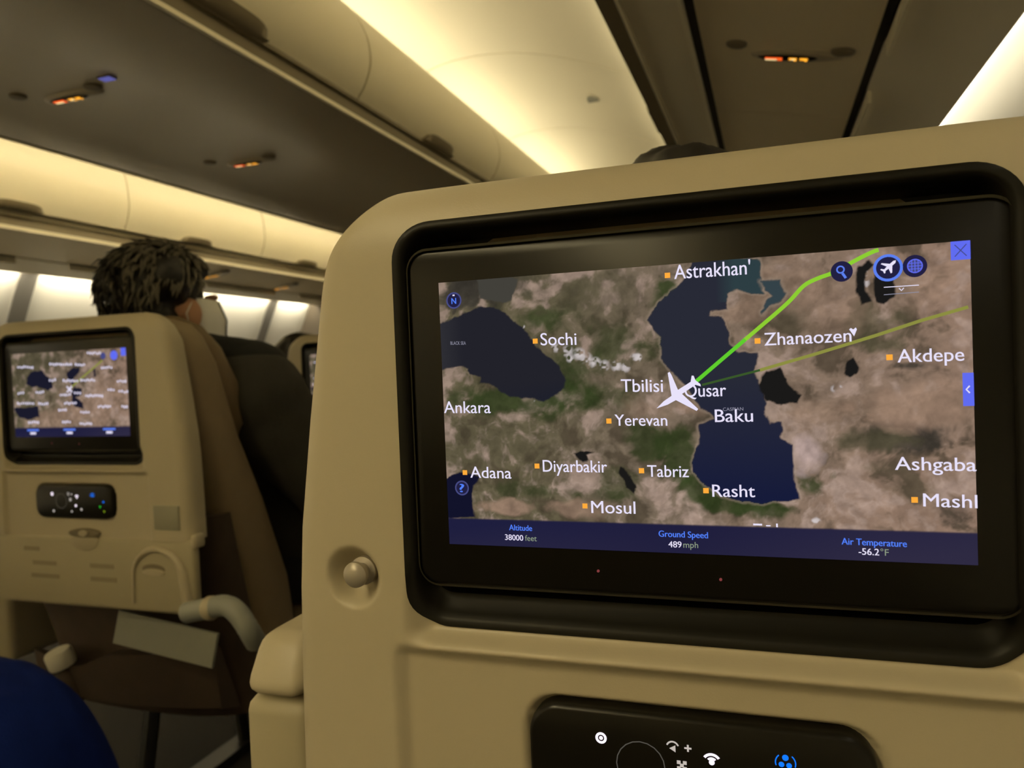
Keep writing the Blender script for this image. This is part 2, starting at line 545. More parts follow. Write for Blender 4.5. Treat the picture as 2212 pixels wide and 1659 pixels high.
for a, b in zip(wy[:-1], wy[1:]):
    strip('sidewall_light', 2 * CX - 0.515, 2 * CX - 0.48, EYE + 0.668, EYE + 0.640, a + 0.06, b - 0.06, M['wash_left'], 'bright strip lamp washing the left sidewall under the window bins', 'light', 'left sidewall lamps', True)


# ------------------------------------------------------------------ overhead bins
def add_door(parent, prof, ya, yb, inward):
    sweep(up(prof), ya + 0.004, yb - 0.004, inward).build('door', M['panel'], parent)


def add_handle(parent, x, z, yc, s):
    """dark scooped latch on the lower lip of a door; s = +1 when the door faces +x"""
    mb = MB(); n = 18; L = 0.215; vs = []; fs = []
    for i in range(n + 1):
        t = -1 + 2 * i / n
        h = 0.026 * max(0.0, 1 - t ** 4) ** 0.5 + 0.004
        y = yc + t * L * 0.56
        vs += [(x, y, z - 0.004), (x + s * 0.022, y, z), (x + s * (0.012 + 0.022 * h / 0.030), y, z + h), (x - s * 0.01, y, z + h)]
    for i in range(n):
        for j in range(4):
            fs.append((4 * i + j, 4 * i + (j + 1) % 4, 4 * i + 4 + (j + 1) % 4, 4 * i + 4 + j))
    fs += [(0, 1, 2, 3), (4 * n + 3, 4 * n + 2, 4 * n + 1, 4 * n)]
    mb.add(vs, fs)
    mb.build('latch', M['dark'], parent, angle=60)


door_c = spline([(-1.102, 0.784), (-1.072, 0.825), (-1.053, 0.885), (-1.060, 0.95), (-1.085, 1.01), (-1.108, 1.045)])
names_c = {0.86: 'cream centre overhead bin nearest the camera, running off the top of the photo',
           1.96: 'cream centre overhead bin in the middle, between two curved door seams',
           3.06: 'cream centre overhead bin meeting the top corner of the near seat'}
edges_c = [Y0, -1.34, -0.24, 0.86, 1.96, 3.06, 4.16, 5.26, Y1]
for a, b in zip(edges_c[:-1], edges_c[1:]):
    lab = names_c.get(a, 'cream centre overhead bin out of sight above the middle seats')
    t = thing('overhead_bin', (CX, (a + b) / 2, EYE + 0.80), lab, 'overhead bin', 'centre overhead bins')
    inv = lambda mb_: [tuple((p[0] - CX, p[1] - (a + b) / 2, p[2] - EYE - 0.80)) for p in mb_.v]
    for s in (1, -1):
        d = door_c if s == 1 else mir(door_c)
        d = d if s == 1 else [(x + 0.072, z) for x, z in d]
        q = sweep(up(d), a + 0.005, b - 0.005, (-s * 0.018, 0)); q.v = inv(q); q.build('door', M['panel'], t)
        add_handle(t, (door_c[0][0] - CX) * s - s * 0.004 + (0.072 if s < 0 else 0), -0.018, 0.0 if (a + b) / 2 > 1 else 0, s)
    q = MB(); q.box(-1.14, -2.22, a + 0.001, b - 0.001, EYE + 0.79, EYE + 1.02); q.v = inv(q); q.build('body', M['gap'], t)

door_l = spline([(-3.10, 0.772), (-3.075, 0.83), (-3.062, 0.89), (-3.064, 0.95), (-3.075, 1.03), (-3.11, 1.12)])
door_r = spline([(-0.33, 0.787), (-0.352, 0.84), (-0.372, 0.895), (-0.388, 0.94), (-0.385, 1.0), (-0.36, 1.045)])
names_l = {1.97: 'bright cream overhead bin across the far aisle at the left edge of the photo',
           3.07: 'bright cream overhead bin across the far aisle, second from the left edge',
           4.17: 'bright cream overhead bin across the far aisle beside the near seat corner'}
edges_l = [Y0, -1.33, -0.23, 0.87, 1.97, 3.07, 4.17, 5.27, Y1]
for a, b in zip(edges_l[:-1], edges_l[1:]):
    yc = (a + b) / 2
    lab = names_l.get(a, 'cream overhead bin on the far sidewall beyond the photo')
    t = thing('overhead_bin', (-3.5, yc, EYE + 0.80), lab, 'overhead bin', 'left window overhead bins')
    inv = lambda mb_: [(p[0] + 3.5, p[1] - yc, p[2] - EYE - 0.80) for p in mb_.v]
    q = sweep(up(door_l), a + 0.004, b - 0.004, (-0.018, 0)); q.v = inv(q); q.build('door', M['panel'], t)
    add_handle(t, -3.104 + 3.5, -0.028, -0.04, 1)
    q = MB(); q.box(-3.13, -3.70, a + 0.001, b - 0.001, EYE + 0.81, EYE + 1.02); q.v = inv(q); q.build('body', M['gap'], t)
    t = thing('overhead_bin', (0.0, yc, EYE + 0.80), 'cream overhead bin above the right window seats, seen only from below', 'overhead bin', 'right window overhead bins')
    inv = lambda mb_: [(p[0], p[1] - yc, p[2] - EYE - 0.80) for p in mb_.v]
    q = sweep(up(door_r), a + 0.004, b - 0.004, (0.018, 0)); q.v = inv(q); q.build('door', M['panel'], t)
    add_handle(t, -0.318, -0.014, 0.05, -1)
    q = MB(); q.box(-0.30, 0.28, a + 0.001, b - 0.001, EYE + 0.81, EYE + 1.0); q.v = inv(q); q.build('body', M['gap'], t)


# ------------------------------------------------------------------ passenger service units
def service_unit(x, y, z, slope, label, group, flip=1, s=1.0, dots=True, mats=('red', 'pale', 'amber')):
    """smoked lens with lit pictograms and two round reading lights, flush in the soffit"""
    t = thing('passenger_service_unit', (x, y, z), label, 'service panel', group)
    t.rotation_euler = (0, math.atan(slope) if slope else 0, 0)
    def dome(name, px, py, rx, ry, h, m):
        mb = MB(); n = 28; vs = []; fs = []
        for k, (f, d) in enumerate(((1, 0.004), (0.96, -h * 0.6), (0.8, -h), (0.3, -h))):
            for j in range(n):
                a = 2 * math.pi * j / n
                vs.append((px + rx * f * math.cos(a), py + ry * f * math.sin(a), d))
        for k in range(3):
            for j in range(n):
                fs.append((k * n + j, k * n + (j + 1) % n, (k + 1) * n + (j + 1) % n, (k + 1) * n + j))
        fs.append(tuple(range(3 * n, 4 * n))); fs.append(tuple(range(n)))
        mb.add(vs, fs)
        return mb.build(name, m, t, angle=60)
    dome('sign_housing', 0.02 * s, 0, 0.105 * s, 0.030 * s, 0.007, M['soffit_c'])
    dome('sign_lens', 0, 0, 0.072 * s, 0.018 * s, 0.010, M['lens'])
    ic = MB()                                               # cigarette bar with its bar-over, then two fastened belts
    def quad(x0, x1, y0, y1, mi, sk=0.0):
        x0, x1, y0, y1 = [c * s for c in (x0, x1, y0, y1)]
        ic.add([(x0, y0, -0.0112), (x1, y0, -0.0112), (x1 + sk, y1, -0.0112), (x0 + sk, y1, -0.0112)], [(0, 1, 2, 3)], mi)
    quad(-0.050, -0.012, -0.009, -0.001, 0); quad(-0.050, -0.024, 0.001, 0.007, 1); quad(-0.022, -0.012, 0.001, 0.008, 0)
    for bx in (0.012, 0.036):
        quad(bx - 0.009, bx + 0.009, -0.009, -0.003, 2); quad(bx - 0.005, bx + 0.006, -0.003, 0.003, 1 if bx < 0.02 else 2)
        quad(bx + 0.002, bx + 0.008, 0.001, 0.009, 2); quad(bx - 0.009, bx - 0.003, 0.0, 0.004, 2)
    ic.build('pictograms', [M[k_] for k_ in mats], t, smooth=False, fix=False)
    if dots:
        dome('reading_light', -0.115 * s, -0.058, 0.024, 0.022, 0.006, M['dark'])
        dome('reading_light', 0.118 * s, -0.030, 0.027, 0.022, 0.006, M['dark'])
    return t


service_unit(0.064, 1.916, R(0.064)[1] + EYE - 0.001, 0.2, 'service panel right above the near seat, large amber belt sign between two dark ovals', 'overhead service panels')
service_unit(-1.79, 1.605, EYE + 0.7835, 0, 'service panel under the centre bins at top left, with amber signs beside a blue lamp', 'overhead service panels')
service_unit(-1.79, 2.351, EYE + 0.7835, 0, 'service panel under the centre bins nearer the middle of the photo, amber signs lit', 'overhead service panels')
service_unit(-3.553, 4.23, EYE + 0.689, -0.08, 'small far service panel with amber signs just right of the grey haired head', 'overhead service panels', mats=('amber', 'amber', 'amber'), s=1.25)
service_unit(-3.58, 5.056, EYE + 0.683, -0.08, 'small far service panel with amber signs nearest the near seat edge', 'overhead service panels', mats=('amber', 'amber', 'amber'), s=1.25)

mb = MB(); slab_pts = None
mb.box(-1.615, -1.575, 1.535, 1.562, EYE + 0.781, EYE + 0.79, 1); mb.box(-1.613, -1.577, 1.537, 1.560, EYE + 0.7795, EYE + 0.7812, 0)
prop(mb.build('row_marker', [M['bluelamp'], M['dark']], smooth=False), 'small bluish lit row marker under the centre bins at top left', 'sign')
mb = MB()
mb.box(-0.775, -0.725, 3.55, 3.585, EYE + 1.232, EYE + 1.25)
prop(mb.build('ceiling_placard', M['greyplastic'], smooth=False), 'small grey placard stuck on the bright aisle ceiling', 'placard')
# ------------------------------------------------------------------ what the map shows, in display coordinates (0..1)
WATER = {
 'black_sea': [(-0.0149, 0.8544), (0.0397, 0.8625), (0.0601, 0.874), (0.0937, 0.8921), (0.136, 0.8873), (0.1517, 0.8641), (0.1765, 0.8293), (0.1948, 0.7954), (0.2126, 0.7458), (0.2276, 0.718), (0.2459, 0.7007), (0.2607, 0.6733), (0.269, 0.6306), (0.2652, 0.5939), (0.2462, 0.5685), (0.2209, 0.5484), (0.1895, 0.5551), (0.1512, 0.5569), (0.1258, 0.5743), (0.1067, 0.5971), (0.0872, 0.609), (0.0844, 0.6311), (0.0648, 0.6432), (0.0619, 0.6654), (-0.0192, 0.6792)],
 'azov': [(0.0831, 1.0023), (0.18, 0.9918), (0.1656, 0.9161), (0.143, 0.9081), (0.114, 0.9169), (0.0912, 0.9251)],
 'caspian': [(0.5132, 0.944), (0.4759, 0.8789), (0.4586, 0.8559), (0.4439, 0.8222), (0.4572, 0.7804), (0.4737, 0.7587), (0.4676, 0.7341), (0.4695, 0.6836), (0.4827, 0.6374), (0.4988, 0.6063), (0.5122, 0.5805), (0.5253, 0.5449), (0.5382, 0.5045), (0.557, 0.489), (0.5626, 0.4659), (0.5363, 0.4508), (0.529, 0.3793), (0.5186, 0.3394), (0.5175, 0.2755), (0.5412, 0.228), (0.575, 0.1893), (0.6256, 0.1785), (0.6755, 0.188), (0.7073, 0.1968), (0.7006, 0.2796), (0.6982, 0.3734), (0.6712, 0.4035), (0.682, 0.4231), (0.6797, 0.4479), (0.6612, 0.4434), (0.6537, 0.4735), (0.6598, 0.518), (0.6578, 0.5578), (0.6475, 0.5832), (0.64, 0.6136), (0.6458, 0.643), (0.6464, 0.6778), (0.6143, 0.6853), (0.5985, 0.7117), (0.5966, 0.757), (0.5837, 0.8036), (0.559, 0.8112), (0.562, 0.8236), (0.5922, 0.8228), (0.5931, 0.8778), (0.6097, 0.8908), (0.6603, 0.8795), (0.6556, 0.9196), (0.6542, 0.9938), (0.5375, 1.0115)],
 'caspian_bay': [(0.6531, 0.9248), (0.6873, 0.9251), (0.6996, 0.8794), (0.6862, 0.8566), (0.6702, 0.8388), (0.6592, 0.8104), (0.658, 0.8204), (0.6652, 0.8591), (0.676, 0.8726), (0.6631, 0.889)],
 'gulf': [(0.6532, 0.6028), (0.6641, 0.6219), (0.6904, 0.6276), (0.7026, 0.5752), (0.7241, 0.5447), (0.7147, 0.5182), (0.6885, 0.5069), (0.6598, 0.523), (0.65, 0.5731)],
 'aral_w': [(0.8215, 0.9448), (0.8365, 0.971), (0.8472, 0.9552), (0.8335, 0.9288), (0.8317, 0.8865), (0.8382, 0.8288), (0.8223, 0.8259), (0.8184, 0.8977)],
 'aral_e': [(0.848, 0.9268), (0.8811, 0.8893), (0.8816, 0.833), (0.8634, 0.8141), (0.8467, 0.8278), (0.8449, 0.8753)],
 'lake': [(0.7976, 0.6468), (0.8102, 0.6626), (0.8232, 0.6306), (0.8193, 0.6093), (0.808, 0.5981), (0.7958, 0.6133)],
 'van': [(0.2833, 0.3483), (0.298, 0.3582), (0.3182, 0.3656), (0.3282, 0.3631), (0.3121, 0.3457), (0.3146, 0.3282), (0.3028, 0.3132), (0.2888, 0.3332)],
 'urmia': [(0.3792, 0.3062), (0.3887, 0.2989), (0.3965, 0.2696), (0.4069, 0.2354), (0.3995, 0.2083), (0.3859, 0.2251), (0.3864, 0.2497), (0.3772, 0.2791)],
 'med': [(-0.0088, 0.2423), (0.0276, 0.2668), (0.072, 0.2543), (0.0586, 0.2225), (0.0542, 0.1696), (0.0574, 0.1011), (-0.0122, 0.0978)],
}
PATCHES = [(0.2176, 0.8409, 0.088, 0.0591, 0.9, 'g'), (0.14, 0.5387, 0.1595, 0.0483, 1.0, 'g'), (0.2829, 0.6668, 0.0575, 0.0669, 0.6, 'g'), (0.379, 0.7093, 0.1001, 0.0736, 0.7, 'g'), (0.482, 0.861, 0.0397, 0.0956, 0.6, 'g'), (0.4714, 0.7661, 0.0354, 0.048, 0.9, 'g'), (0.3286, 0.5475, 0.1025, 0.0497, 0.6, 'g'), (0.4283, 0.3965, 0.0453, 0.057, 0.9, 'g'), (0.4993, 0.3395, 0.0307, 0.0882, 1.1, 'g'), (0.5236, 0.2196, 0.0348, 0.048, 1.1, 'g'), (0.6088, 0.1747, 0.0747, 0.0251, 1.3, 'g'), (0.6586, 0.161, 0.0409, 0.0342, 1.5, 'g'), (0.7407, 0.2405, 0.0432, 0.0335, 1.3, 'g'), (0.7727, 0.2714, 0.0194, 0.0377, 1.2, 'g'), (0.244, 0.2122, 0.1065, 0.0374, 0.7, 'g'), (0.37, 0.2486, 0.0647, 0.0496, 0.5, 'g'), (0.4832, 0.9247, 0.0352, 0.0478, 1.0, 'g'), (0.0243, 0.5612, 0.064, 0.0706, 0.8, 'g'), (0.8561, 0.7589, 0.0444, 0.0586, 0.8, 'o'), (0.8626, 0.6923, 0.037, 0.0366, 1.2, 'o'), (0.9061, 0.6233, 0.0326, 0.0174, 1.2, 'd'), (0.8884, 0.3979, 0.0868, 0.0439, 1.0, 'd'), (0.813, 0.3841, 0.0678, 0.0447, 0.9, 'o'), (0.7014, 0.8051, 0.0477, 0.0607, 0.5, 'o'), (0.2198, 0.9421, 0.1259, 0.0842, 0.7, 'o'), (0.3548, 0.9086, 0.11, 0.0982, 0.5, 'o'), (0.0842, 0.3835, 0.1236, 0.0875, 0.35, 'o'), (0.9229, 0.23, 0.0993, 0.0583, 0.4, 'o'), (0.9653, 0.1735, 0.0424, 0.0577, 0.5, 'd'), (0.1801, 0.9642, 0.0893, 0.0679, 0.5, 'd'), (0.0548, 0.9455, 0.0527, 0.0523, 1.0, 'd'), (0.8974, 0.5219, 0.0792, 0.0582, 0.9, 't'), (0.9525, 0.8636, 0.0562, 0.0714, 0.5, 't'), (0.7028, 0.8961, 0.0633, 0.0757, 0.5, 't'), (0.6194, 0.8141, 0.0495, 0.0386, 0.6, 't'), (0.9186, 0.4628, 0.0785, 0.0363, 0.9, 't'), (0.7362, 0.4685, 0.0703, 0.0606, 0.5, 't'), (0.1416, 0.1487, 0.0612, 0.0244, 1.0, 't'), (0.2723, 0.1538, 0.058, 0.0338, 0.8, 't'), (0.7264, 0.347, 0.0317, 0.0685, 0.9, 'w'), (0.4486, 0.5097, 0.0537, 0.0485, 0.4, 't'), (0.5111, 0.5073, 0.0262, 0.0288, 0.7, 't'), (0.773, 0.8272, 0.0462, 0.0895, 0.4, 't'), (0.8347, 0.3021, 0.0672, 0.0297, 0.5, 'o')]
SNOW = [(0.255, 0.7328, 0.0078, 0.0134), (0.2791, 0.7174, 0.0097, 0.0167), (0.3031, 0.7054, 0.0105, 0.0183), (0.3171, 0.6877, 0.0105, 0.0183), (0.3359, 0.6714, 0.0094, 0.0165), (0.3546, 0.6618, 0.0084, 0.0148), (0.3779, 0.6569, 0.0084, 0.0148), (0.3964, 0.6507, 0.0074, 0.0131), (0.4173, 0.6851, 0.0082, 0.0146), (0.4228, 0.6863, 0.0055, 0.0097), (0.2834, 0.6919, 0.0068, 0.0117), (0.7406, 0.1247, 0.0055, 0.0107), (0.735, 0.1214, 0.0047, 0.0091), (0.8338, 0.8909, 0.006, 0.0117), (0.8356, 0.9083, 0.0037, 0.0073), (0.8343, 0.9232, 0.0037, 0.0073), (0.8335, 0.8718, 0.0046, 0.0088), (0.8317, 0.8499, 0.0038, 0.0074), (0.1869, 0.8152, 0.0031, 0.0051), (0.2012, 0.543, 0.004, 0.0068), (0.7768, 0.5573, 0.0047, 0.009), (0.7862, 0.5598, 0.0039, 0.0075)]
LABELS = [("Astrakhan'", (0.4978, 0.9483), (0.6382, 0.9461), 0.0475, 'w'), ('Sochi', (0.2235, 0.7438), (0.2989, 0.7391), 0.044, 'w'), ('Zhanaozen', (0.6591, 0.7067), (0.8084, 0.7074), 0.0415, 'w'), ('Akdepe', (0.8827, 0.6351), (0.9865, 0.6333), 0.0409, 'w'), ('Tbilisi', (0.3864, 0.5662), (0.4685, 0.5621), 0.0442, 'w'), ('Qusar', (0.5099, 0.5425), (0.587, 0.5421), 0.0431, 'w'), ('Baku', (0.565, 0.4548), (0.6343, 0.4545), 0.0426, 'w'), ('Ankara', (0.0011, 0.5036), (0.1079, 0.5), 0.0444, 'w'), ('Yerevan', (0.371, 0.4468), (0.4744, 0.4443), 0.0395, 'w'), ('Diyarbakir', (0.2177, 0.2816), (0.3518, 0.2798), 0.0427, 'w'), ('Adana', (0.0558, 0.2568), (0.1481, 0.2548), 0.0423, 'w'), ('Tabriz', (0.4323, 0.2661), (0.5121, 0.2658), 0.0408, 'w'), ('Rasht', (0.5554, 0.1997), (0.6335, 0.2006), 0.0414, 'w'), ('Mosul', (0.3165, 0.1337), (0.4059, 0.1343), 0.0436, 'w'), ('Ashgaba', (0.8737, 0.2951), (1.0007, 0.2921), 0.0412, 'w'), ('Mashl', (0.9171, 0.1803), (1.0007, 0.1778), 0.0409, 'w'), ('BLACK SEA', (0.0226, 0.7627), (0.0579, 0.7597), 0.0124, 'w'), ('CASPIAN', (0.5802, 0.4921), (0.6174, 0.4924), 0.011, 'w'), ('Altitude', (0.1386, 0.0616), (0.1888, 0.061), 0.0209, 'b'), ('38000', (0.1285, 0.0244), (0.1686, 0.0235), 0.021, 'w'), ('feet', (0.1727, 0.0238), (0.1981, 0.0237), 0.0207, 'y'), ('Ground Speed', (0.4502, 0.0564), (0.5443, 0.0559), 0.0213, 'b'), ('489', (0.4685, 0.0202), (0.4935, 0.0204), 0.0212, 'w'), ('mph', (0.4971, 0.0206), (0.5253, 0.021), 0.021, 'y'), ('Air Temperature', (0.782, 0.0512), (0.889, 0.0496), 0.0212, 'b'), ('-56.2', (0.8101, 0.0201), (0.8437, 0.0196), 0.021, 'w'), ('°F', (0.846, 0.0198), (0.8595, 0.0194), 0.0209, 'y')]
TOWN_MARKS = [(0.4848, 0.9628), (0.2119, 0.7601), (0.647, 0.7232), (0.8696, 0.6522), (0.3592, 0.4636), (0.2051, 0.302), (0.0434, 0.276), (0.4208, 0.2872), (0.5436, 0.2201), (0.3035, 0.1584), (0.9035, 0.2003)]
ROUTE_BRIGHT = [(0.5274, 0.5878), (0.5832, 0.6693), (0.6519, 0.769), (0.702, 0.8431), (0.7308, 0.8955), (0.7548, 0.9164), (0.78, 0.9308), (0.8073, 0.9551), (0.8304, 0.9752), (0.848, 0.9886), (0.857, 0.993)]
ROUTE_DIM = [(0.543, 0.5822), (0.6496, 0.6258), (0.7472, 0.6721), (0.8481, 0.723), (0.9225, 0.7637), (0.9948, 0.7973)]
PLANE_MARK = [(0.4547, 0.5051), (0.4693, 0.5298), (0.4846, 0.5477), (0.4788, 0.6272), (0.4825, 0.6307), (0.4859, 0.6202), (0.4973, 0.5676), (0.5218, 0.594), (0.5242, 0.6151), (0.5278, 0.6148), (0.531, 0.599), (0.5399, 0.5856), (0.5408, 0.5773), (0.5308, 0.5834), (0.5048, 0.5533), (0.5344, 0.5003), (0.5312, 0.4939), (0.4926, 0.5325), (0.4763, 0.5173)]
ICONS = {'n': (0.0351, 0.9287), 'q': (0.0356, 0.2174), 'mag': (0.7955, 0.9331), 'pl': (0.8711, 0.934), 'gl': (0.9138, 0.9336), 'x': (0.985, 0.9714), 'tab': (0.9918, 0.5447), 'ln1a': (0.8636, 0.8737), 'ln1b': (0.9195, 0.8737), 'ln2a': (0.8633, 0.8504), 'ln2b': (0.9192, 0.8521), 'chev': (0.8916, 0.8629), 'heart': (0.8119, 0.7397), 'bar_l': (0.0003, 0.1021), 'bar_r': (1.0012, 0.1033), 'teh': (0.6495, 0.1093)}
WATER_SMALL = [[(0.1214, 0.6323), (0.1363, 0.7175), (0.1656, 0.7636), (0.2305, 0.7744), (0.2745, 0.7974), (0.2917, 0.7428), (0.3504, 0.6853), (0.3636, 0.5785), (0.3194, 0.5443), (0.2382, 0.5868), (0.1542, 0.6085)], [(0.4857, 0.7378), (0.5427, 0.8008), (0.6024, 0.7956), (0.6029, 0.7439), (0.5458, 0.6706), (0.5598, 0.5812), (0.614, 0.5568), (0.6131, 0.4844), (0.5589, 0.4512), (0.6154, 0.4014), (0.6221, 0.3232), (0.5508, 0.3317), (0.5222, 0.3853), (0.5271, 0.5156), (0.5485, 0.5924), (0.4928, 0.6641)], [(-0.0042, 0.3567), (0.2219, 0.3626), (0.2258, 0.2389), (0.1241, 0.1991), (0.0404, 0.2455)], [(0.7144, 0.7603), (0.7348, 0.7739), (0.7364, 0.6818), (0.7164, 0.6731)]]
DASHES_SMALL = [((0.0499, 0.8434), (0.2005, 0.8304)), ((0.3416, 0.8552), (0.5452, 0.8369)), ((0.5651, 0.8351), (0.6561, 0.8269)), ((0.7862, 0.7898), (0.8849, 0.7812)), ((0.6732, 0.9638), (0.8159, 0.9492)), ((0.3285, 0.671), (0.3987, 0.6658)), ((0.4515, 0.6567), (0.5923, 0.6464)), ((0.6049, 0.6558), (0.7341, 0.6462)), ((0.9128, 0.6279), (0.9946, 0.6219)), ((0.0395, 0.5291), (0.1048, 0.5252)), ((0.2046, 0.5353), (0.2849, 0.5304)), ((0.4198, 0.4958), (0.5213, 0.4898)), ((0.5425, 0.5042), (0.6102, 0.5001)), ((0.6401, 0.4725), (0.7955, 0.4635)), ((0.8304, 0.5275), (0.8947, 0.5233)), ((0.9201, 0.5066), (1.0055, 0.5012)), ((0.0302, 0.4043), (0.1902, 0.3964)), ((0.2243, 0.3947), (0.3168, 0.3902)), ((0.4537, 0.3939), (0.5667, 0.3882)), ((0.7413, 0.3436), (0.8563, 0.3382)), ((0.9391, 0.3343), (0.9949, 0.3317)), ((0.399, 0.3173), (0.4767, 0.314)), ((0.5875, 0.2832), (0.6745, 0.2796)), ((0.1226, 0.1775), (0.2254, 0.1743)), ((0.426, 0.1735), (0.5075, 0.171)), ((0.5784, 0.148), (0.6891, 0.1448))]
SMALL_MARKS = {'plane': (0.5095, 0.5532), 'r0': (0.5186, 0.5683), 'r1': (0.8029, 0.8695), 'blue': (0.9014, 0.9204), 'x': (0.9938, 0.9609), 'bar': (0.4932, 0.0821)}
# ------------------------------------------------------------------ the moving-map screens
SW, SH = 0.2752, 0.1551      # display width and height


def vnoise(u, v, f, seed):
    rs = np.random.RandomState(seed)
    g = rs.rand(int(f) + 3, int(f) + 3)
    x, y = u * f, v * f
    i, j = np.clip(np.floor(x).astype(int), 0, int(f) + 1), np.clip(np.floor(y).astype(int), 0, int(f) + 1)
    a, b = np.clip(x - i, 0, 1), np.clip(y - j, 0, 1)
    a, b = a * a * (3 - 2 * a), b * b * (3 - 2 * b)
    return (g[j, i] * (1 - a) + g[j, i + 1] * a) * (1 - b) + (g[j + 1, i] * (1 - a) + g[j + 1, i + 1] * a) * b


def fbm(u, v, f, seed, oct=5):
    s = 0; a = 0.5; t = 0
    for k in range(oct):
        s = s + a * vnoise(u, v, f * 2 ** k, seed + k); t += a; a *= 0.55
    return s / t


def inside(u, v, poly):
    r = np.zeros(u.shape, bool)
    n = len(poly)
    for i in range(n):
        x0, y0 = poly[i]; x1, y1 = poly[(i + 1) % n]
        if y0 == y1: continue
        c = (y0 > v) != (y1 > v)
        r ^= c & (u < (x1 - x0) * (v - y0) / (y1 - y0) + x0)
    return r


def seg_dist(u, v, poly):
    d = np.full(u.shape, 9.0)
    n = len(poly)
    for i in range(n):
        x0, y0 = poly[i]; x1, y1 = poly[(i + 1) % n]
        dx, dy = x1 - x0, (y1 - y0) * 0.5625
        px, py = u - x0, (v - y0) * 0.5625
        t = np.clip((px * dx + py * dy) / max(dx * dx + dy * dy, 1e-9), 0, 1)
        d = np.minimum(d, np.hypot(px - t * dx, py - t * dy))
    return d


L3 = lambda r, g, b: np.array(lin(r, g, b)[:3])


def mixc(col, c, w):
    return col * (1 - w[..., None]) + np.asarray(c) * w[..., None]


def terrain(nx, ny, water, patches, snow, seed):
    uu, vv = np.meshgrid(np.linspace(0, 1, nx), np.linspace(0, 1, ny))
    v2 = vv * 0.5625
    wx = (fbm(uu, v2, 9, seed + 40, 4) - 0.5)
    wy = (fbm(uu, v2, 9, seed + 50, 4) - 0.5)
    big = fbm(uu, v2, 5, seed, 4)
    mid = fbm(uu + wx * 0.06, v2 + wy * 0.06, 22, seed + 9, 5)
    rid = 1 - np.abs(2 * fbm(uu + wx * 0.03, v2 + wy * 0.03, 34, seed + 17, 4) - 1)
    col = np.zeros(uu.shape + (3,)) + L3(122, 106, 90)
    col = mixc(col, L3(98, 90, 68), np.clip((0.60 - uu) * 2.4 + (big - 0.5), 0, 1))
    col = mixc(col, L3(152, 124, 106), np.clip((uu - 0.45) * 1.6 + (big - 0.5) * 1.2, 0, 1) * 0.8)
    col = mixc(col, L3(170, 146, 132), np.clip((mid - 0.55) * 7, 0, 1) * 0.7)
    col = mixc(col, L3(74, 64, 50), np.clip((0.47 - mid) * 8, 0, 1) * 0.75)
    col = mixc(col, L3(186, 162, 148), np.clip((rid - 0.80) * 5, 0, 1) * np.clip((mid - 0.44) * 6, 0, 1) * 0.40 * np.clip((0.75 - vv) * 2, 0.2, 1))
    fine = fbm(uu + wx * 0.02, v2 + wy * 0.02, 70, seed + 90, 4)
    streak = fbm(uu * 1.0 + v2 * 0.6, v2 * 2.2 - uu * 0.7, 26, seed + 31, 4)
    kinds = dict(g=L3(54, 66, 34), o=L3(84, 78, 58), d=L3(58, 54, 48), t=L3(158, 130, 110), w=L3(190, 166, 160))
    for (pu, pv, ru, rv, wgt, k) in patches:
        q = np.hypot((uu - pu) / ru, (vv - pv) / rv) + (mid - 0.5) * 2.2 + wx * 2.0
        col = mixc(col, kinds[k] * (0.75 + 0.5 * mid[..., None]), np.clip((1.15 - q) * 1.6, 0, 1) * min(wgt, 1) * 0.85)
    for (pu, pv, ru, rv) in snow:
        q = np.hypot((uu - pu) / ru, (vv - pv) / rv)
        sp = np.clip((fbm(uu, v2, 110, seed + 77, 2) - 0.42) * 6, 0, 1)
        col = mixc(col, L3(205, 196, 196), np.clip((1.5 - q) * 1.2, 0, 1) * sp * 0.85)
    tone = (0.62 + 0.50 * fine + 0.34 * (streak - 0.35))[..., None]
    col = col * np.clip(tone, 0.35, 1.35)
    wx2 = fbm(uu, v2, 45, seed + 60, 4) - 0.5; wy2 = fbm(uu, v2, 45, seed + 70, 4) - 0.5
    wu, wv = uu + wx * 0.020 + wx2 * 0.012, vv + wy * 0.034 + wy2 * 0.021
    shore = L3(160, 140, 122)
    for name, poly in water.items():
        ins = inside(wu, wv, poly)
        d = seg_dist(wu, wv, poly)
        sd = np.where(ins, -d, d)
        if name.startswith('caspian'):
            col = mixc(col, shore, np.clip(1 - sd / 0.006, 0, 1) * (sd > 0) * 0.5)
        deep = dict(black_sea=L3(34, 34, 42), azov=L3(66, 64, 58), caspian=L3(40, 42, 54), caspian_bay=L3(52, 66, 72)).get(name, L3(26, 25, 24) if not name.startswith('s') else L3(26, 26, 42))
        c = np.zeros(col.shape) + deep
        if name == 'caspian': c = mixc(c, L3(22, 27, 58), np.clip((0.62 - vv) * 2.4, 0, 1)); c = mixc(c, L3(48, 72, 74), np.clip((uu - 0.575) * 30, 0, 1) * (vv > 0.86) * 0.6)
        if name == 'black_sea': c = mixc(c, L3(18, 24, 44), np.clip((uu - 0.1) * 6, 0, 1) * np.clip((0.62 - vv) * 5, 0, 1)); c = mixc(c, L3(58, 58, 62), np.clip((0.05 - uu) * 14, 0, 1) * 0.6)
        if name == 'med': c = np.zeros(col.shape) + L3(18, 19, 42)
        col = mixc(col, c, np.clip(0.5 - sd / 0.0032, 0, 1))
    return uu, vv, np.clip(col, 0, 1)


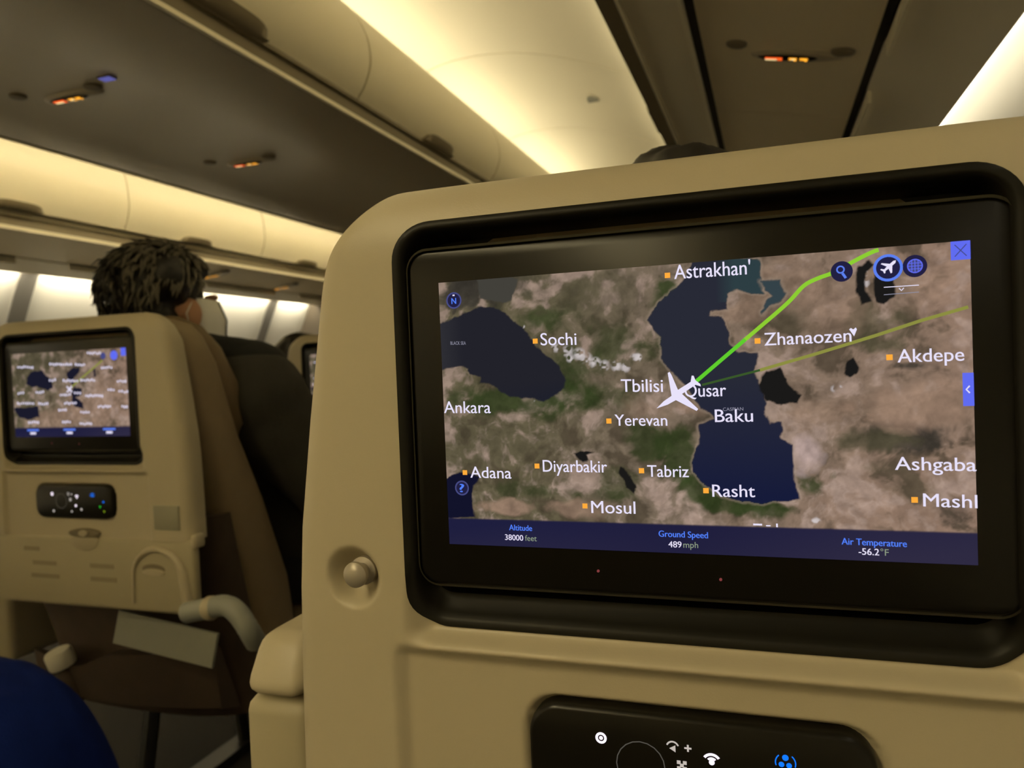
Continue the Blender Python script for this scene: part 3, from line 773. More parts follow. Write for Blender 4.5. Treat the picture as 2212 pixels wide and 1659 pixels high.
def display_mesh(name, nx, ny, water, patches, snow, seed, bar_top, sharp):
    uu, vv, col = terrain(nx, ny, water, patches, snow, seed)
    bar = np.clip((bar_top(uu) - vv) / 0.006 + 0.5, 0, 1)
    nav = mixc(np.zeros(col.shape) + L3(30, 30, 62), L3(46, 42, 66), np.clip(uu * 0.9 + (0.06 - vv) * 4, 0, 1))
    nav = mixc(nav, L3(26, 26, 58), np.clip(1 - np.abs(uu - 0.5) * 3, 0, 1) * 0.6)
    col = mixc(col, nav, bar)
    mb = MB()
    vs = np.stack([(uu.ravel() - 0.5) * SW, np.zeros(uu.size), (vv.ravel() - 0.5) * SH], 1)
    mb.v = [tuple(p) for p in vs]
    idx = np.arange(nx * ny).reshape(ny, nx)
    q = np.stack([idx[:-1, :-1], idx[:-1, 1:], idx[1:, 1:], idx[1:, :-1]], -1).reshape(-1, 4)
    mb.f = [tuple(int(i) for i in r) for r in q]
    mb.mi = [0] * len(mb.f)
    return mb, col.reshape(-1, 3)


def map_material(name, gain):
    m = bpy.data.materials.new(name)
    m.use_nodes = True
    nt = m.node_tree
    nt.nodes.remove(nt.nodes['Principled BSDF'])
    e = nt.nodes.new('ShaderNodeEmission')
    a = nt.nodes.new('ShaderNodeAttribute'); a.attribute_name = 'map_colour'
    nt.links.new(a.outputs['Color'], e.inputs[0]); e.inputs[1].default_value = gain
    nt.links.new(e.outputs[0], nt.nodes['Material Output'].inputs[0])
    return m


DM = [map_material('satellite_map', 1.0)] + [M[k] for k in ('d_white', 'd_dimwhite', 'd_blue', 'd_ygrey', 'd_orange', 'd_green', 'd_green2', 'd_olive', 'd_olive2', 'd_btn', 'd_navy', 'd_ring', 'd_ring2')]
DI = dict(white=1, dim=2, blue=3, units=4, orange=5, green=6, green2=7, olive=8, olive2=9, btn=10, navy=11, ring=12, ring2=13)


def pt(u, v, lay): return ((u - 0.5) * SW, -0.00012 * lay, (v - 0.5) * SH)


def band(mb, pts, wid, mi, lay, taper=None):
    """flat ribbon along (u, v) points; width in u units"""
    P = [Vector((u, v * 0.5625)) for u, v in pts]
    vs = []; fs = []
    for i, p in enumerate(P):
        t = (P[min(i + 1, len(P) - 1)] - P[max(i - 1, 0)]).normalized()
        n = Vector((-t.y, t.x)) * wid * 0.5
        for q in (p + n, p - n): vs.append(pt(q.x, q.y / 0.5625, lay))
    for i in range(len(P) - 1): fs.append((2 * i, 2 * i + 1, 2 * i + 3, 2 * i + 2))
    for a in range(len(fs)):
        pass
    mb.add(vs, fs, mi)


def disc(mb, c, r, mi, lay, n=28, r0=0.0):
    u0, v0 = c; k = 1 / 0.5625
    ring = lambda rr: [pt(u0 + rr * math.cos(2 * math.pi * j / n), v0 + rr * k * math.sin(2 * math.pi * j / n), lay) for j in range(n)]
    if r0 <= 0: mb.add(ring(r), [tuple(range(n))], mi)
    else: mb.add(ring(r) + ring(r0), [(j, (j + 1) % n, n + (j + 1) % n, n + j) for j in range(n)], mi)


def rect(mb, c, hu, hv, mi, lay):
    u, v = c
    mb.add([pt(u - hu, v - hv, lay), pt(u + hu, v - hv, lay), pt(u + hu, v + hv, lay), pt(u - hu, v + hv, lay)], [(0, 1, 2, 3)], mi)


def poly(mb, pts, mi, lay):
    from mathutils.geometry import tessellate_polygon
    tri = tessellate_polygon([[Vector((u, v, 0)) for u, v in pts]])
    mb.add([pt(u, v, lay) for u, v in pts], [tuple(t) for t in tri], mi)


_glyph = {}
def glyphs(text):
    """outline of a word as (verts, faces, width, cap height)"""
    if text in _glyph: return _glyph[text]
    cu = bpy.data.curves.new('t', 'FONT'); cu.body = text; cu.size = 1; cu.resolution_u = 4
    o = bpy.data.objects.new('t', cu); C.objects.link(o)
    dg = bpy.context.evaluated_depsgraph_get(); dg.update()
    me = bpy.data.meshes.new_from_object(o.evaluated_get(dg))
    v = [(p.co.x, p.co.y) for p in me.vertices]; f = [tuple(p.vertices) for p in me.polygons]
    bpy.data.objects.remove(o); bpy.data.curves.remove(cu); bpy.data.meshes.remove(me)
    xs = [p[0] for p in v]
    _glyph[text] = (v, f, min(xs), max(xs))
    return _glyph[text]


CAP = 0.729 if False else None
def cap_height():
    v, f, a, b = glyphs('H')
    return max(p[1] for p in v)


def word(mb, text, a, b, cap, mi, lay, bold=0.0):
    """set text from baseline point a to baseline point b with the given cap height (v units)"""
    v, f, x0, x1 = glyphs(text)
    ch = cap_height()
    for db in ((-bold, 0), (bold, 0)) if bold else ((0, 0),):
        vs = []
        for x, y in v:
            t = (x - x0) / (x1 - x0)
            vs.append(pt(a[0] + (b[0] - a[0]) * t + db[0], a[1] + (b[1] - a[1]) * t + y / ch * cap + db[1], lay + (0.2 if db[0] > 0 else 0)))
        mb.add(vs, f, mi)


def finish_display(name, mb, col, parent, gain_mat=None):
    me = mb.mesh(name, DM, smooth=False, fix=False)
    at = me.attributes.new('map_colour', 'FLOAT_COLOR', 'POINT')
    full = np.zeros((len(me.vertices), 4)); full[:, 3] = 1
    full[:len(col), :3] = col
    at.data.foreach_set('color', full.astype(np.float32).ravel())
    o = link(name, me, parent)
    return o


def big_display(parent):
    mb, col = display_mesh('display', 600, 338, WATER, PATCHES, SNOW, 3, lambda u: 0.1005 + 0 * u, 1)
    D = DI
    # flown and planned route
    n = len(ROUTE_BRIGHT)
    band(mb, ROUTE_DIM[:2], 0.0042, D['olive2'], 1)
    band(mb, ROUTE_DIM[1:], 0.0058, D['olive'], 1)
    r = spline(ROUTE_BRIGHT, 5)
    band(mb, r[:9], 0.0072, D['green2'], 2); band(mb, r[8:], 0.0072, D['green'], 2)
    # words
    for t, a, b, cap, c in LABELS:
        small = c != 'w' or len(t) > 7 and cap < 0.02 or cap < 0.03
        if t in ('BLACK SEA', 'CASPIAN'): word(mb, t, a, b, cap, D['dim'], 3)
        elif c == 'b': word(mb, t, a, b, cap, D['blue'], 3, 0.0003)
        elif c == 'y': word(mb, t, a, b, cap, D['units'], 3)
        else:
            word(mb, t, a, b, cap, D['white'], 3, 0.00022)
    for p in TOWN_MARKS: rect(mb, p, 0.0052, 0.0090, D['orange'], 3)
    u, v = ICONS['teh']                                     # tops of a word cut off by the info bar
    rect(mb, (u - 0.013, v - 0.001), 0.008, 0.0030, D['white'], 3); rect(mb, (u + 0.006, v - 0.004), 0.004, 0.0020, D['white'], 3); rect(mb, (u + 0.0215, v - 0.002), 0.0016, 0.006, D['white'], 3)
    poly(mb, PLANE_MARK, D['white'], 4)
    # round buttons
    for k, rr, ring in (('n', 0.0165, 'ring2'), ('q', 0.0150, 'ring2'), ('mag', 0.0185, None), ('pl', 0.0215, 'ring'), ('gl', 0.0185, 'navy')):
        disc(mb, ICONS[k], rr, D['navy'], 5)
        if ring: disc(mb, ICONS[k], rr + (0.0025 if k == 'pl' else 0.001), D[ring], 6, r0=rr - 0.0022)
    u, v = ICONS['n']; word(mb, 'N', (u - 0.0052, v - 0.013), (u + 0.0052, v - 0.013), 0.022, D['blue'], 7, 0.0004); rect(mb, (u, v + 0.0195), 0.0024, 0.0028, D['white'], 7)
    u, v = ICONS['q']; word(mb, '?', (u - 0.0048, v - 0.0155), (u + 0.0048, v - 0.0155), 0.031, D['blue'], 7, 0.0008)
    u, v = ICONS['mag']; disc(mb, (u - 0.002, v + 0.006), 0.0072, D['ring'], 7, r0=0.0046); band(mb, [(u + 0.001, v - 0.006), (u + 0.0065, v - 0.022)], 0.0044, D['ring'], 7)
    u, v = ICONS['pl']                                      # airliner silhouette climbing to the upper right
    pl = [(0.013, 0.022), (0.009, 0.021), (0.003, 0.012), (-0.010, 0.016), (-0.0115, 0.013), (-0.002, 0.004), (-0.006, -0.004), (-0.0115, -0.002), (-0.0125, -0.005), (-0.008, -0.010), (-0.0065, -0.017),
          (-0.0045, -0.016), (-0.0040, -0.009), (0.001, -0.003), (0.004, -0.018), (0.0065, -0.016), (0.0070, 0.006), (0.0122, 0.014)]
    poly(mb, [(u + x, v + y) for x, y in pl], D['white'], 7)
    u, v = ICONS['gl']; disc(mb, (u, v), 0.0125, D['ring2'], 7); disc(mb, (u, v), 0.0125, D['btn'], 8, r0=0.0105)
    for k in (-0.005, 0.0, 0.005): rect(mb, (u + k, v), 0.0006, 0.019, D['btn'], 8); rect(mb, (u, v + k * 1.8), 0.0115, 0.001, D['btn'], 8)
    rect(mb, ICONS['x'], 0.0150, 0.0286, D['btn'], 5)
    u, v = ICONS['x']
    for s in (1, -1): band(mb, [(u - 0.009, v - 0.018 * s), (u + 0.009, v + 0.018 * s)], 0.0016, D['ring2'], 6)
    rect(mb, (0.9915, ICONS['tab'][1]), 0.0085, 0.051, D['btn'], 5)
    u, v = 0.991, ICONS['tab'][1]; band(mb, [(u + 0.0025, v + 0.011), (u - 0.0028, v), (u + 0.0025, v - 0.011)], 0.0024, D['white'], 6)
    band(mb, [ICONS['ln1a'], ICONS['ln1b']], 0.0014, D['white'], 5); band(mb, [ICONS['ln2a'], ICONS['ln2b']], 0.0012, D['dim'], 5)
    u, v = ICONS['chev']; band(mb, [(u - 0.0038, v + 0.005), (u, v - 0.003), (u + 0.0038, v + 0.005)], 0.0016, D['white'], 6)
    u, v = ICONS['heart']; poly(mb, [(u - 0.007, v + 0.007), (u - 0.004, v + 0.011), (u, v + 0.006), (u + 0.004, v + 0.012), (u + 0.006, v + 0.006), (u + 0.001, v - 0.016)], D['white'], 5)
    return finish_display('display', mb, col, parent)


def small_display(parent, seed):
    water = {'s%d' % i: p for i, p in enumerate(WATER_SMALL)}
    mb, col = display_mesh('display', 190, 108, water, [(0.15, 0.75, 0.16, 0.2, 0.7, 'o'), (0.3, 0.9, 0.2, 0.1, 0.6, 'o'), (0.75, 0.4, 0.3, 0.2, 0.7, 't'), (0.4, 0.2, 0.3, 0.15, 0.7, 't')], [], seed, lambda u: 0.112 + 0 * u, 1)
    for i in range(3):
        pass
    D = DI
    band(mb, [SMALL_MARKS['r0'], (0.62, 0.68), SMALL_MARKS['r1']], 0.012, D['olive'], 1)
    rs = random.Random(4)
    for a, b in DASHES_SMALL:                               # town names too small to read: rows of short strokes
        L = b[0] - a[0]; k = max(2, int(L / 0.018))
        for j in range(k):
            t = (j + 0.5) / k
            rect(mb, (a[0] + L * t, a[1] + (b[1] - a[1]) * t + rs.uniform(-0.006, 0.006)), 0.0062, 0.014 * rs.uniform(0.7, 1.1), D['white'], 3)
    u, v = SMALL_MARKS['plane']
    for s in (1, -1): band(mb, [(u - 0.022, v - 0.034 * s), (u + 0.022, v + 0.034 * s)], 0.011, D['white'], 4)
    disc(mb, SMALL_MARKS['blue'], 0.030, D['btn'], 4); disc(mb, (SMALL_MARKS['blue'][0] - 0.09, SMALL_MARKS['blue'][1]), 0.022, D['ring2'], 4)
    rect(mb, (0.98, 0.955), 0.020, 0.045, D['btn'], 5)
    for cx in (0.165, 0.49, 0.83):
        rect(mb, (cx, 0.082), 0.052, 0.011, D['ring'], 4); rect(mb, (cx, 0.045), 0.026, 0.013, D['white'], 4)
    return finish_display('display', mb, col, parent)
# ------------------------------------------------------------------ the passenger seat (local origin on the floor under the screen)
ZT = 0.112                   # top of the shell above eye level


def half_width(z):
    return np.interp(z, [-0.30, -0.20, -0.14, -0.10, -0.03, 0.05, 0.09, 0.112], [0.257, 0.255, 0.253, 0.250, 0.240, 0.227, 0.218, 0.212])


def sstep(a, b, x):
    t = np.clip((x - a) / (b - a), 0, 1)
    return t * t * (3 - 2 * t)


def rr_sdf(x, z, cx, cz, hx, hz, r):
    qx, qz = np.abs(x - cx) - (hx - r), np.abs(z - cz) - (hz - r)
    return np.hypot(np.maximum(qx, 0), np.maximum(qz, 0)) + np.minimum(np.maximum(qx, qz), 0) - r


def shelf(x, z):
    """the lip under the screen well rolls back into it"""
    return 0.011 * sstep(-0.169, -0.157, z) * sstep(-0.120, -0.140, z) * sstep(0.170, 0.152, np.abs(x))


def resample(p, n):
    """n points evenly spaced round a closed outline, starting at its first point"""
    q = np.array(p + p[:1]); d = np.concatenate([[0], np.cumsum(np.hypot(*np.diff(q, axis=0).T))])
    t = np.linspace(0, d[-1], n, endpoint=False)
    return [(float(np.interp(a, d, q[:, 0])), float(np.interp(a, d, q[:, 1]))) for a in t]


def shell_meshes():
    nz, ns = 280, 220
    zb = -0.288
    # rows packed a little tighter towards the rounded top
    tz = np.linspace(0, 1, nz)
    zz = zb + (ZT - zb) * np.concatenate([tz[:-24] / tz[-25] * 0.90, 0.90 + 0.10 * np.sin(np.linspace(1 / 24, 1, 24) * math.pi / 2)])
    ss = np.sin(np.linspace(-1, 1, ns) * 1.15) / math.sin(1.15)
    Rt = 0.052                                              # top corner radius
    hw = half_width(zz)
    k = np.clip(zz - (ZT - Rt), 0, Rt)
    hw = hw - Rt + np.sqrt(np.maximum(Rt * Rt - k * k, 0))
    Sg, Zg = np.meshgrid(ss, zz)
    Xg = Sg * hw[:, None]
    full = half_width(Zg)
    d_edge = -rr_sdf(Xg * 0.25 / full, Zg, 0, ZT - 0.5, 0.25, 0.5, Rt)
    Re = 0.019
    e = np.clip(Re - np.clip(d_edge, 0, Re), 0, Re)
    y = Re - np.sqrt(np.maximum(Re * Re - e * e, 0))
    y = y + 0.010 * sstep(0.045, 0.0, ZT - Zg) ** 1.4       # the top leans away a little
    y = y + 0.012 * np.clip((np.abs(Xg) / full - 0.6) / 0.4, 0, 1) ** 2 * 0.5
    rec = rr_sdf(Xg, Zg, -0.0025, -0.035, 0.1625, 0.121, 0.022)
    y = y + shelf(Xg, Zg)
    low = 0.0055 * sstep(0.178, 0.168, np.abs(Xg)) * sstep(-0.1655, -0.176, Zg)
    y = y + low
    y = y - 0.003 * np.exp(-((Zg + 0.1655) / 0.0042) ** 2) * sstep(0.166, 0.15, np.abs(Xg))
    dish = np.hypot(Xg + 0.2035, (Zg + 0.1275))
    y = y + 0.0135 * sstep(0.0205, 0.0085, dish)
    rem = rr_sdf(Xg, Zg, 0.0, -0.2225, 0.0935, 0.0315, 0.019)
    y = y + 0.006 * sstep(0.0015, -0.0015, rem)
    n_grid = nz * ns
    V = np.stack([Xg.ravel(), y.ravel(), Zg.ravel() + EYE], 1)
    idx = np.arange(n_grid).reshape(nz, ns)
    q = np.stack([idx[:-1, :-1], idx[:-1, 1:], idx[1:, 1:], idx[1:, :-1]], -1).reshape(-1, 4)
    keep = (rec.ravel()[q]).min(1) > -0.0024
    mb = MB()
    used = np.unique(q[keep]); remap = -np.ones(n_grid, int); remap[used] = np.arange(len(used))
    mb.v = [tuple(p) for p in V[used]]
    mb.f = [tuple(int(i) for i in r) for r in remap[q[keep]]]
    mb.mi = [0] * len(mb.f)
    loop = list(idx[:, 0]) + list(idx[-1, 1:-1]) + list(idx[::-1, -1])      # side skirt: up the left, over the top, down the right
    base = len(mb.v)
    for i in loop:
        x, yy, z = V[i]
        mb.v.append((x * 0.992, max(yy, 0) + 0.022, z - (0.001 if z > EYE + 0.09 else 0)))
    for a in range(len(loop) - 1):
        mb.f.append((int(remap[loop[a]]), int(remap[loop[a + 1]]), base + a + 1, base + a)); mb.mi.append(0)
    # black surround, also painting in the shade on the cream shelf at its foot: clean rounded loops from just proud of the shell down into the screen well
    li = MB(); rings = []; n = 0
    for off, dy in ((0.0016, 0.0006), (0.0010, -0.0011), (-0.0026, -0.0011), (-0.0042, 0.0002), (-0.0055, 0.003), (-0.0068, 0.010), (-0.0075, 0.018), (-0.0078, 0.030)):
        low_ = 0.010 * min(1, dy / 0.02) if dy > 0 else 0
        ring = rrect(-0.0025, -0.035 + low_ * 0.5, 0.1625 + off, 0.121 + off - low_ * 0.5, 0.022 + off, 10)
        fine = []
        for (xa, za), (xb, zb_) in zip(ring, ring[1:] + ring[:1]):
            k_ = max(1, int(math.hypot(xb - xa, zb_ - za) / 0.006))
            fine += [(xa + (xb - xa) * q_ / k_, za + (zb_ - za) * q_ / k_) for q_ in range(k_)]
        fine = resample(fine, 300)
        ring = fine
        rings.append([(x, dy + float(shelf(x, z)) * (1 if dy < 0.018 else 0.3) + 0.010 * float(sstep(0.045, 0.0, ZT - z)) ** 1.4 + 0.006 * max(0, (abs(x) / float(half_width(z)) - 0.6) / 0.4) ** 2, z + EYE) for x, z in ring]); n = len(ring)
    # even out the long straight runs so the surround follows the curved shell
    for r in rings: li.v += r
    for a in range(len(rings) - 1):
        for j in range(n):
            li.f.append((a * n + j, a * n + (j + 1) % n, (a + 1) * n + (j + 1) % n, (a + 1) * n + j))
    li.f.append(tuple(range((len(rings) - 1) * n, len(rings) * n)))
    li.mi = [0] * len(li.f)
    outs = (mb, li)
    return outs


def make_seat(loc, label, group, display_fn, arms=(-1, 1)):
    t = thing('passenger_chair', loc, label, 'seat', group)
    sh, li = shell_meshes()
    shell = link('seat_shell', sh.mesh('seat_shell', M['shell'], angle=60, fix=False), t)
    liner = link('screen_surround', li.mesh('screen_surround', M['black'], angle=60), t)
    # monitor with its glowing display
    mb = MB(); slab(mb, 0.0, EYE - 0.0295, 0.1585, 0.1005, 0.013, 0.0035, 0.029, 0.003)
    mon = mb.build('monitor', M['gloss'], t, angle=50)
    mb = MB()
    o = rrect(0.0, EYE - 0.0295, 0.1590, 0.1010, 0.0135, 8); i = rrect(0.0, EYE - 0.0295, 0.1572, 0.0992, 0.012, 8); n = len(o)
    vs = [(x, 0.0042, z) for x, z in o] + [(x, 0.0024, z) for x, z in i]
    mb.add(vs, [(a, (a + 1) % n, n + (a + 1) % n, n + a) for a in range(n)])
    mb.build('monitor_rim', M['rim'], mon, fix=True)
    d = display_fn(mon); d.location = (0, 0.0031, EYE - 0.0271)
    for x in (-0.048, 0.018):
        mb = MB(); mb.lathe([(0.0008, 0.0), (0.0008, 0.001)], (x, 0.0028, EYE - 0.1165 - (x + 0.048) * 0.02), 8)
        mb.build('standby_light', M['led'], mon)
    # coat hook knob in its dish
    mb = MB(); c = (-0.1985, -0.0045, EYE - 0.1245)
    mb.lathe([(0.0088, 0.016), (0.0088, 0.010), (0.0056, 0.009), (0.0056, 0.005), (0.0072, 0.004), (0.0080, 0.002), (0.0078, 0.0), (0.0060, -0.002), (0.0032, -0.0029), (0.0005, -0.0031)], c, 32)
    mb.build('coat_hook', M['knob'], t)
    # remote handset
    mb = MB(); slab(mb, 0, EYE - 0.2225, 0.0915, 0.0298, 0.018, -0.001, 0.012, 0.003)
    rem = mb.build('remote_handset', M['gloss'], t, angle=50)
    k = MB()
    kmats = [M['ico_w'], M['ico_d'], M['ico_ring'], M['ico_b'], M['ico_g'], M['ico_y']]
    def done():
        nonlocal k
        k.build('remote_key', kmats, rem, smooth=False, fix=False); k = MB()
    def key(x, z, r, mi, ring=0.0):
        n = 20
        ro = [(x + r * math.cos(2 * math.pi * j / n), -0.0013, EYE + z + r * math.sin(2 * math.pi * j / n)) for j in range(n)]
        if ring:
            ri = [(x + ring * math.cos(2 * math.pi * j / n), -0.0013, EYE + z + ring * math.sin(2 * math.pi * j / n)) for j in range(n)]
            k.add(ro + ri, [(j, (j + 1) % n, n + (j + 1) % n, n + j) for j in range(n)], mi)
        else: k.add(ro, [tuple(range(n))], mi)
    def tri(x, z, r, a, mi):
        k.add([(x + r * math.cos(a + q * 2.094), -0.0014, EYE + z + r * math.sin(a + q * 2.094)) for q in range(3)], [(0, 1, 2)], mi)
    def bar(x0, x1, z0, z1, mi): k.add([(x0, -0.0014, EYE + z0), (x1, -0.0014, EYE + z0), (x1, -0.0014, EYE + z1), (x0, -0.0014, EYE + z1)], [(0, 1, 2, 3)], mi)
    def arc(x, z, r, w_, a0, a1, mi, n=12):
        vs = []
        for j in range(n + 1):
            a = math.radians(a0 + (a1 - a0) * j / n)
            vs += [(x + (r - w_) * math.cos(a), -0.0014, EYE + z + (r - w_) * math.sin(a)), (x + r * math.cos(a), -0.0014, EYE + z + r * math.sin(a))]
        k.add(vs, [(2 * j, 2 * j + 1, 2 * j + 3, 2 * j + 2) for j in range(n)], mi)
    key(-0.0490, -0.2088, 0.0032, 0, 0.0018); key(-0.0490, -0.2088, 0.0011, 0); done()
    key(-0.0275, -0.2215, 0.0135, 2, 0.0129); done()
    arc(-0.0098, -0.2092, 0.0036, 0.0009, 20, 160, 1); tri(-0.0094, -0.2098, 0.0022, math.pi, 1); done()
    bar(-0.0036, 0.0002, -0.2092, -0.2082, 1); bar(-0.0022, -0.0012, -0.2106, -0.2068, 1); done()
    for dx, dz in ((0.0016, 0.0016), (-0.0016, 0.0016), (0.0016, -0.0016), (-0.0016, -0.0016), (0, 0)): bar(-0.0052 + dx - 0.0010, -0.0052 + dx + 0.0010, -0.2185 + dz - 0.0010, -0.2185 + dz + 0.0010, 1)
    done()
    arc(0.0105, -0.2150, 0.0052, 0.0014, 35, 145, 0); arc(0.0105, -0.2150, 0.0030, 0.0012, 40, 140, 0); key(0.0105, -0.2148, 0.0015, 0); done()
    key(0.0475, -0.2075, 0.0016, 3); key(0.0455, -0.2112, 0.0014, 3); key(0.0492, -0.2114, 0.0014, 3)
    arc(0.0475, -0.2102, 0.0052, 0.0006, -20, 50, 3); arc(0.0475, -0.2102, 0.0052, 0.0006, 130, 200, 3); done()
    for x, z, r, m_ in ((0.0072, -0.2294, 0.0022, 0), (0.0200, -0.2359, 0.0022, 1), (-0.0470, -0.2400, 0.0022, 1), (-0.0030, -0.2400, 0.0018, 1)):
        key(x, z, r, m_); done()
    tri(0.0643, -0.2302, 0.0030, 0.5, 4); done(); tri(0.0735, -0.2385, 0.0028, 0.5, 5); done(); tri(0.0726, -0.2215, 0.0026, math.pi / 2, 3); done()
    # folded tray table, its latch, cup recess
    tr = rbox('tray_table', (0.525, 0.020, 0.130), (0, 0.012, EYE - 0.351), 0.008, M['shell2'], t)
    def oval(name, cx, cz, rx, rz, yf, yb, m, half=False):
        mb = MB(); n = 28
        a0, a1 = (math.pi, 2 * math.pi) if half else (0, 2 * math.pi)
        k_ = n + 1 if half else n
        ring = [(cx + rx * math.cos(a0 + (a1 - a0) * j / n), cz + rz * math.sin(a0 + (a1 - a0) * j / n)) for j in range(k_)]
        vs = [(x, yb, EYE + z) for x, z in ring] + [(x, yf + 0.001, EYE + z) for x, z in ring] + [(cx + (x - cx) * 0.93, yf, EYE + cz + (z - cz) * 0.93) for x, z in ring]
        mb.add(vs, [(i * k_ + j, i * k_ + (j + 1) % k_, (i + 1) * k_ + (j + 1) % k_, (i + 1) * k_ + j) for i in range(2) for j in range(k_)] + [tuple(range(2 * k_, 3 * k_))])
        return mb.build(name, m, tr, angle=50)
    oval('latch_recess', 0.020, -0.2795, 0.036, 0.0085, -0.0006, 0.006, M['dark'])
    oval('tray_latch', 0.022, -0.2790, 0.010, 0.0055, -0.0045, 0.004, M['shell'])
    oval('finger_scoop', 0.020, -0.2875, 0.034, 0.024, -0.0005, 0.006, M['shell'], half=True)
    mb = MB()                                               # broad arched rim round the cup recess, heavier on its outer side
    arch = [(0.128, -0.400)] + [(0.186 + 0.056 * math.cos(a), -0.352 + 0.050 * math.sin(a)) for a in np.linspace(math.pi, 0, 14)] + [(0.250, -0.400), (0.252, -0.411)]
    mb.tube([(x, 0.001, EYE + z) for x, z in arch], 0.006, 8, rs=list(np.linspace(0.003, 0.0105, len(arch)))); mb.build('cup_recess_rim', M['shell'], tr, angle=60)
    oval('cup_slot', 0.175, -0.338, 0.026, 0.009, 0.0012, 0.006, M['dark'])
    oval('cup_tab', 0.176, -0.343, 0.024, 0.0065, -0.0012, 0.006, M['shell'])
    for k_, (xa, xb, z) in enumerate(((-0.13, -0.09, -0.312), (-0.11, -0.05, -0.338), (0.03, 0.085, -0.338), (-0.115, -0.045, -0.362), (0.03, 0.09, -0.362))):
        mb = MB(); mb.box(xa, xb, 0.0012, 0.0030, EYE + z - 0.004, EYE + z + 0.004); mb.build('notice_patch', M['shell2b'], tr, smooth=False)
    mb = MB(); slab(mb, 0.208, EYE - 0.247, 0.0285, 0.021, 0.002, 0.0005, 0.012, 0.0005); mb.build('placard', M['greysticker'], t, angle=50)
    for s in (-1, 1): rbox('tray_hinge', (0.012, 0.026, 0.024), (s * 0.262, 0.016, EYE - 0.288), 0.005, M['shell'], t)
    # lower back: dark fabric with a literature pocket
    loft('lower_back', [(0, 0.20, EYE - 0.66, 0.235, 0.075), (0, 0.17, EYE - 0.52, 0.24, 0.075), (0, 0.135, EYE - 0.40, 0.245, 0.075), (0, 0.11, EYE - 0.26, 0.245, 0.06)], M['pocket'], t)
    mb = MB(); n = 24; vs = []
    for j in range(n + 1):
        x = -0.225 + 0.45 * j / n
        sag = 0.02 * math.sin(math.pi * j / n) + 0.04 * float(sstep(0.02, -0.10, x))
        vs += [(x, 0.085 - 0.035 * math.sin(math.pi * j / n), EYE - 0.500 - sag), (x, 0.095 - 0.03 * math.sin(math.pi * j / n), EYE - 0.62), (x, 0.15, EYE - 0.64), (x, 0.10, EYE - 0.505 - sag)]
    mb.add(vs, [(4 * j + a, 4 * j + (a + 1) % 4, 4 * j + 4 + (a + 1) % 4, 4 * j + 4 + a) for j in range(n) for a in range(4)] + [(0, 1, 2, 3), (4 * n + 3, 4 * n + 2, 4 * n + 1, 4 * n)])
    mb.build('seat_pocket', M['pocket'], t, angle=60)
    # cushions
    loft('back_cushion', [(0, 0.275, EYE - 0.58, 0.245, 0.085), (0, 0.235, EYE - 0.42, 0.252, 0.09), (0, 0.172, EYE - 0.25, 0.250, 0.085), (0, 0.125, EYE - 0.12, 0.242, 0.072),
                          (0, 0.096, EYE + 0.02, 0.228, 0.062), (0, 0.085, EYE + 0.070, 0.212, 0.056), (0, 0.080, EYE + 0.092, 0.195, 0.050), (0, 0.078, EYE + 0.103, 0.165, 0.038)], M['leather'], t, power=4)
    loft('headrest', [(0, 0.200, EYE - 0.125, 0.205, 0.03), (0, 0.185, EYE - 0.10, 0.226, 0.046), (0, 0.168, EYE - 0.02, 0.228, 0.052), (0, 0.152, EYE + 0.05, 0.205, 0.050), (0, 0.140, EYE + 0.092, 0.175, 0.042), (0, 0.136, EYE + 0.112, 0.13, 0.026)], M['leather2'], t, power=3.2)
    rbox('seat_cushion', (0.47, 0.50, 0.13), (0, 0.50, 0.40), 0.035, M['leather'], t, seg=4)
    rbox('seat_base', (0.42, 0.40, 0.05), (0, 0.47, 0.31), 0.012, M['metal'], t)
    for sx in (-0.17, 0.17):
        mb = MB(); mb.tube([(sx, 0.34, 0.29), (sx, 0.28, 0.015)], 0.018, 10); mb.tube([(sx, 0.60, 0.29), (sx, 0.64, 0.015)], 0.018, 10)
        mb.box(sx - 0.03, sx + 0.03, 0.24, 0.68, 0.0, 0.02)
        mb.build('leg', M['metal'], t)
    # armrests: padded cap over a pale console
    for s in arms:
        a = rbox('armrest', (0.062, 0.40, 0.046), (s * 0.343, 0.295, EYE - 0.238), 0.015, M['shell'], t, seg=4, taper=(0.86, 0.94), skew=0.012)
        rbox('armrest_console', (0.066, 0.37, 0.32), (s * 0.343, 0.288, EYE - 0.424), 0.014, M['shell2'], a, seg=3)
    return t


SEATX = -0.0458
near_seat = make_seat((SEATX, 0.4095, 0), 'large cream seat right in front, its map screen filling the photo', 'passenger seats', big_display)
left_seat = make_seat((-1.2105, 1.048, 0), 'cream seat across the aisle at left with folded tray table and small map', 'passenger seats', lambda p: small_display(p, 11), arms=(-1,))
left_seat.scale = (1, 1, 1.0082)
far_seat = copy_tree(left_seat, (-1.212, 2.03, 0), 'small cream seat farthest away, only a corner showing beside the near seat', 'passenger seats')
# curved grey tray arm of the left seat, on its aisle side
mb = MB()
mb.tube(spline([(0.285, -0.045, EYE - 0.392), (0.325, -0.045, EYE - 0.383), (0.365, -0.045, EYE - 0.375), (0.390, -0.045, EYE - 0.388), (0.405, -0.04, EYE - 0.415), (0.400, -0.02, EYE - 0.440)], 5), 0.017, 14)
arm = mb.build('tray_arm', M['greyplastic'], left_seat)
mb = MB(); mb.lathe([(0.0175, -0.008), (0.0195, -0.004), (0.0195, 0.004), (0.0175, 0.008)], (0, 0, 0), 20, axis='z')
col_ = mb.build('arm_collar', M['shell'], arm); col_.location = (0.335, -0.045, EYE - 0.381); col_.rotation_euler = (0, math.radians(85), 0)

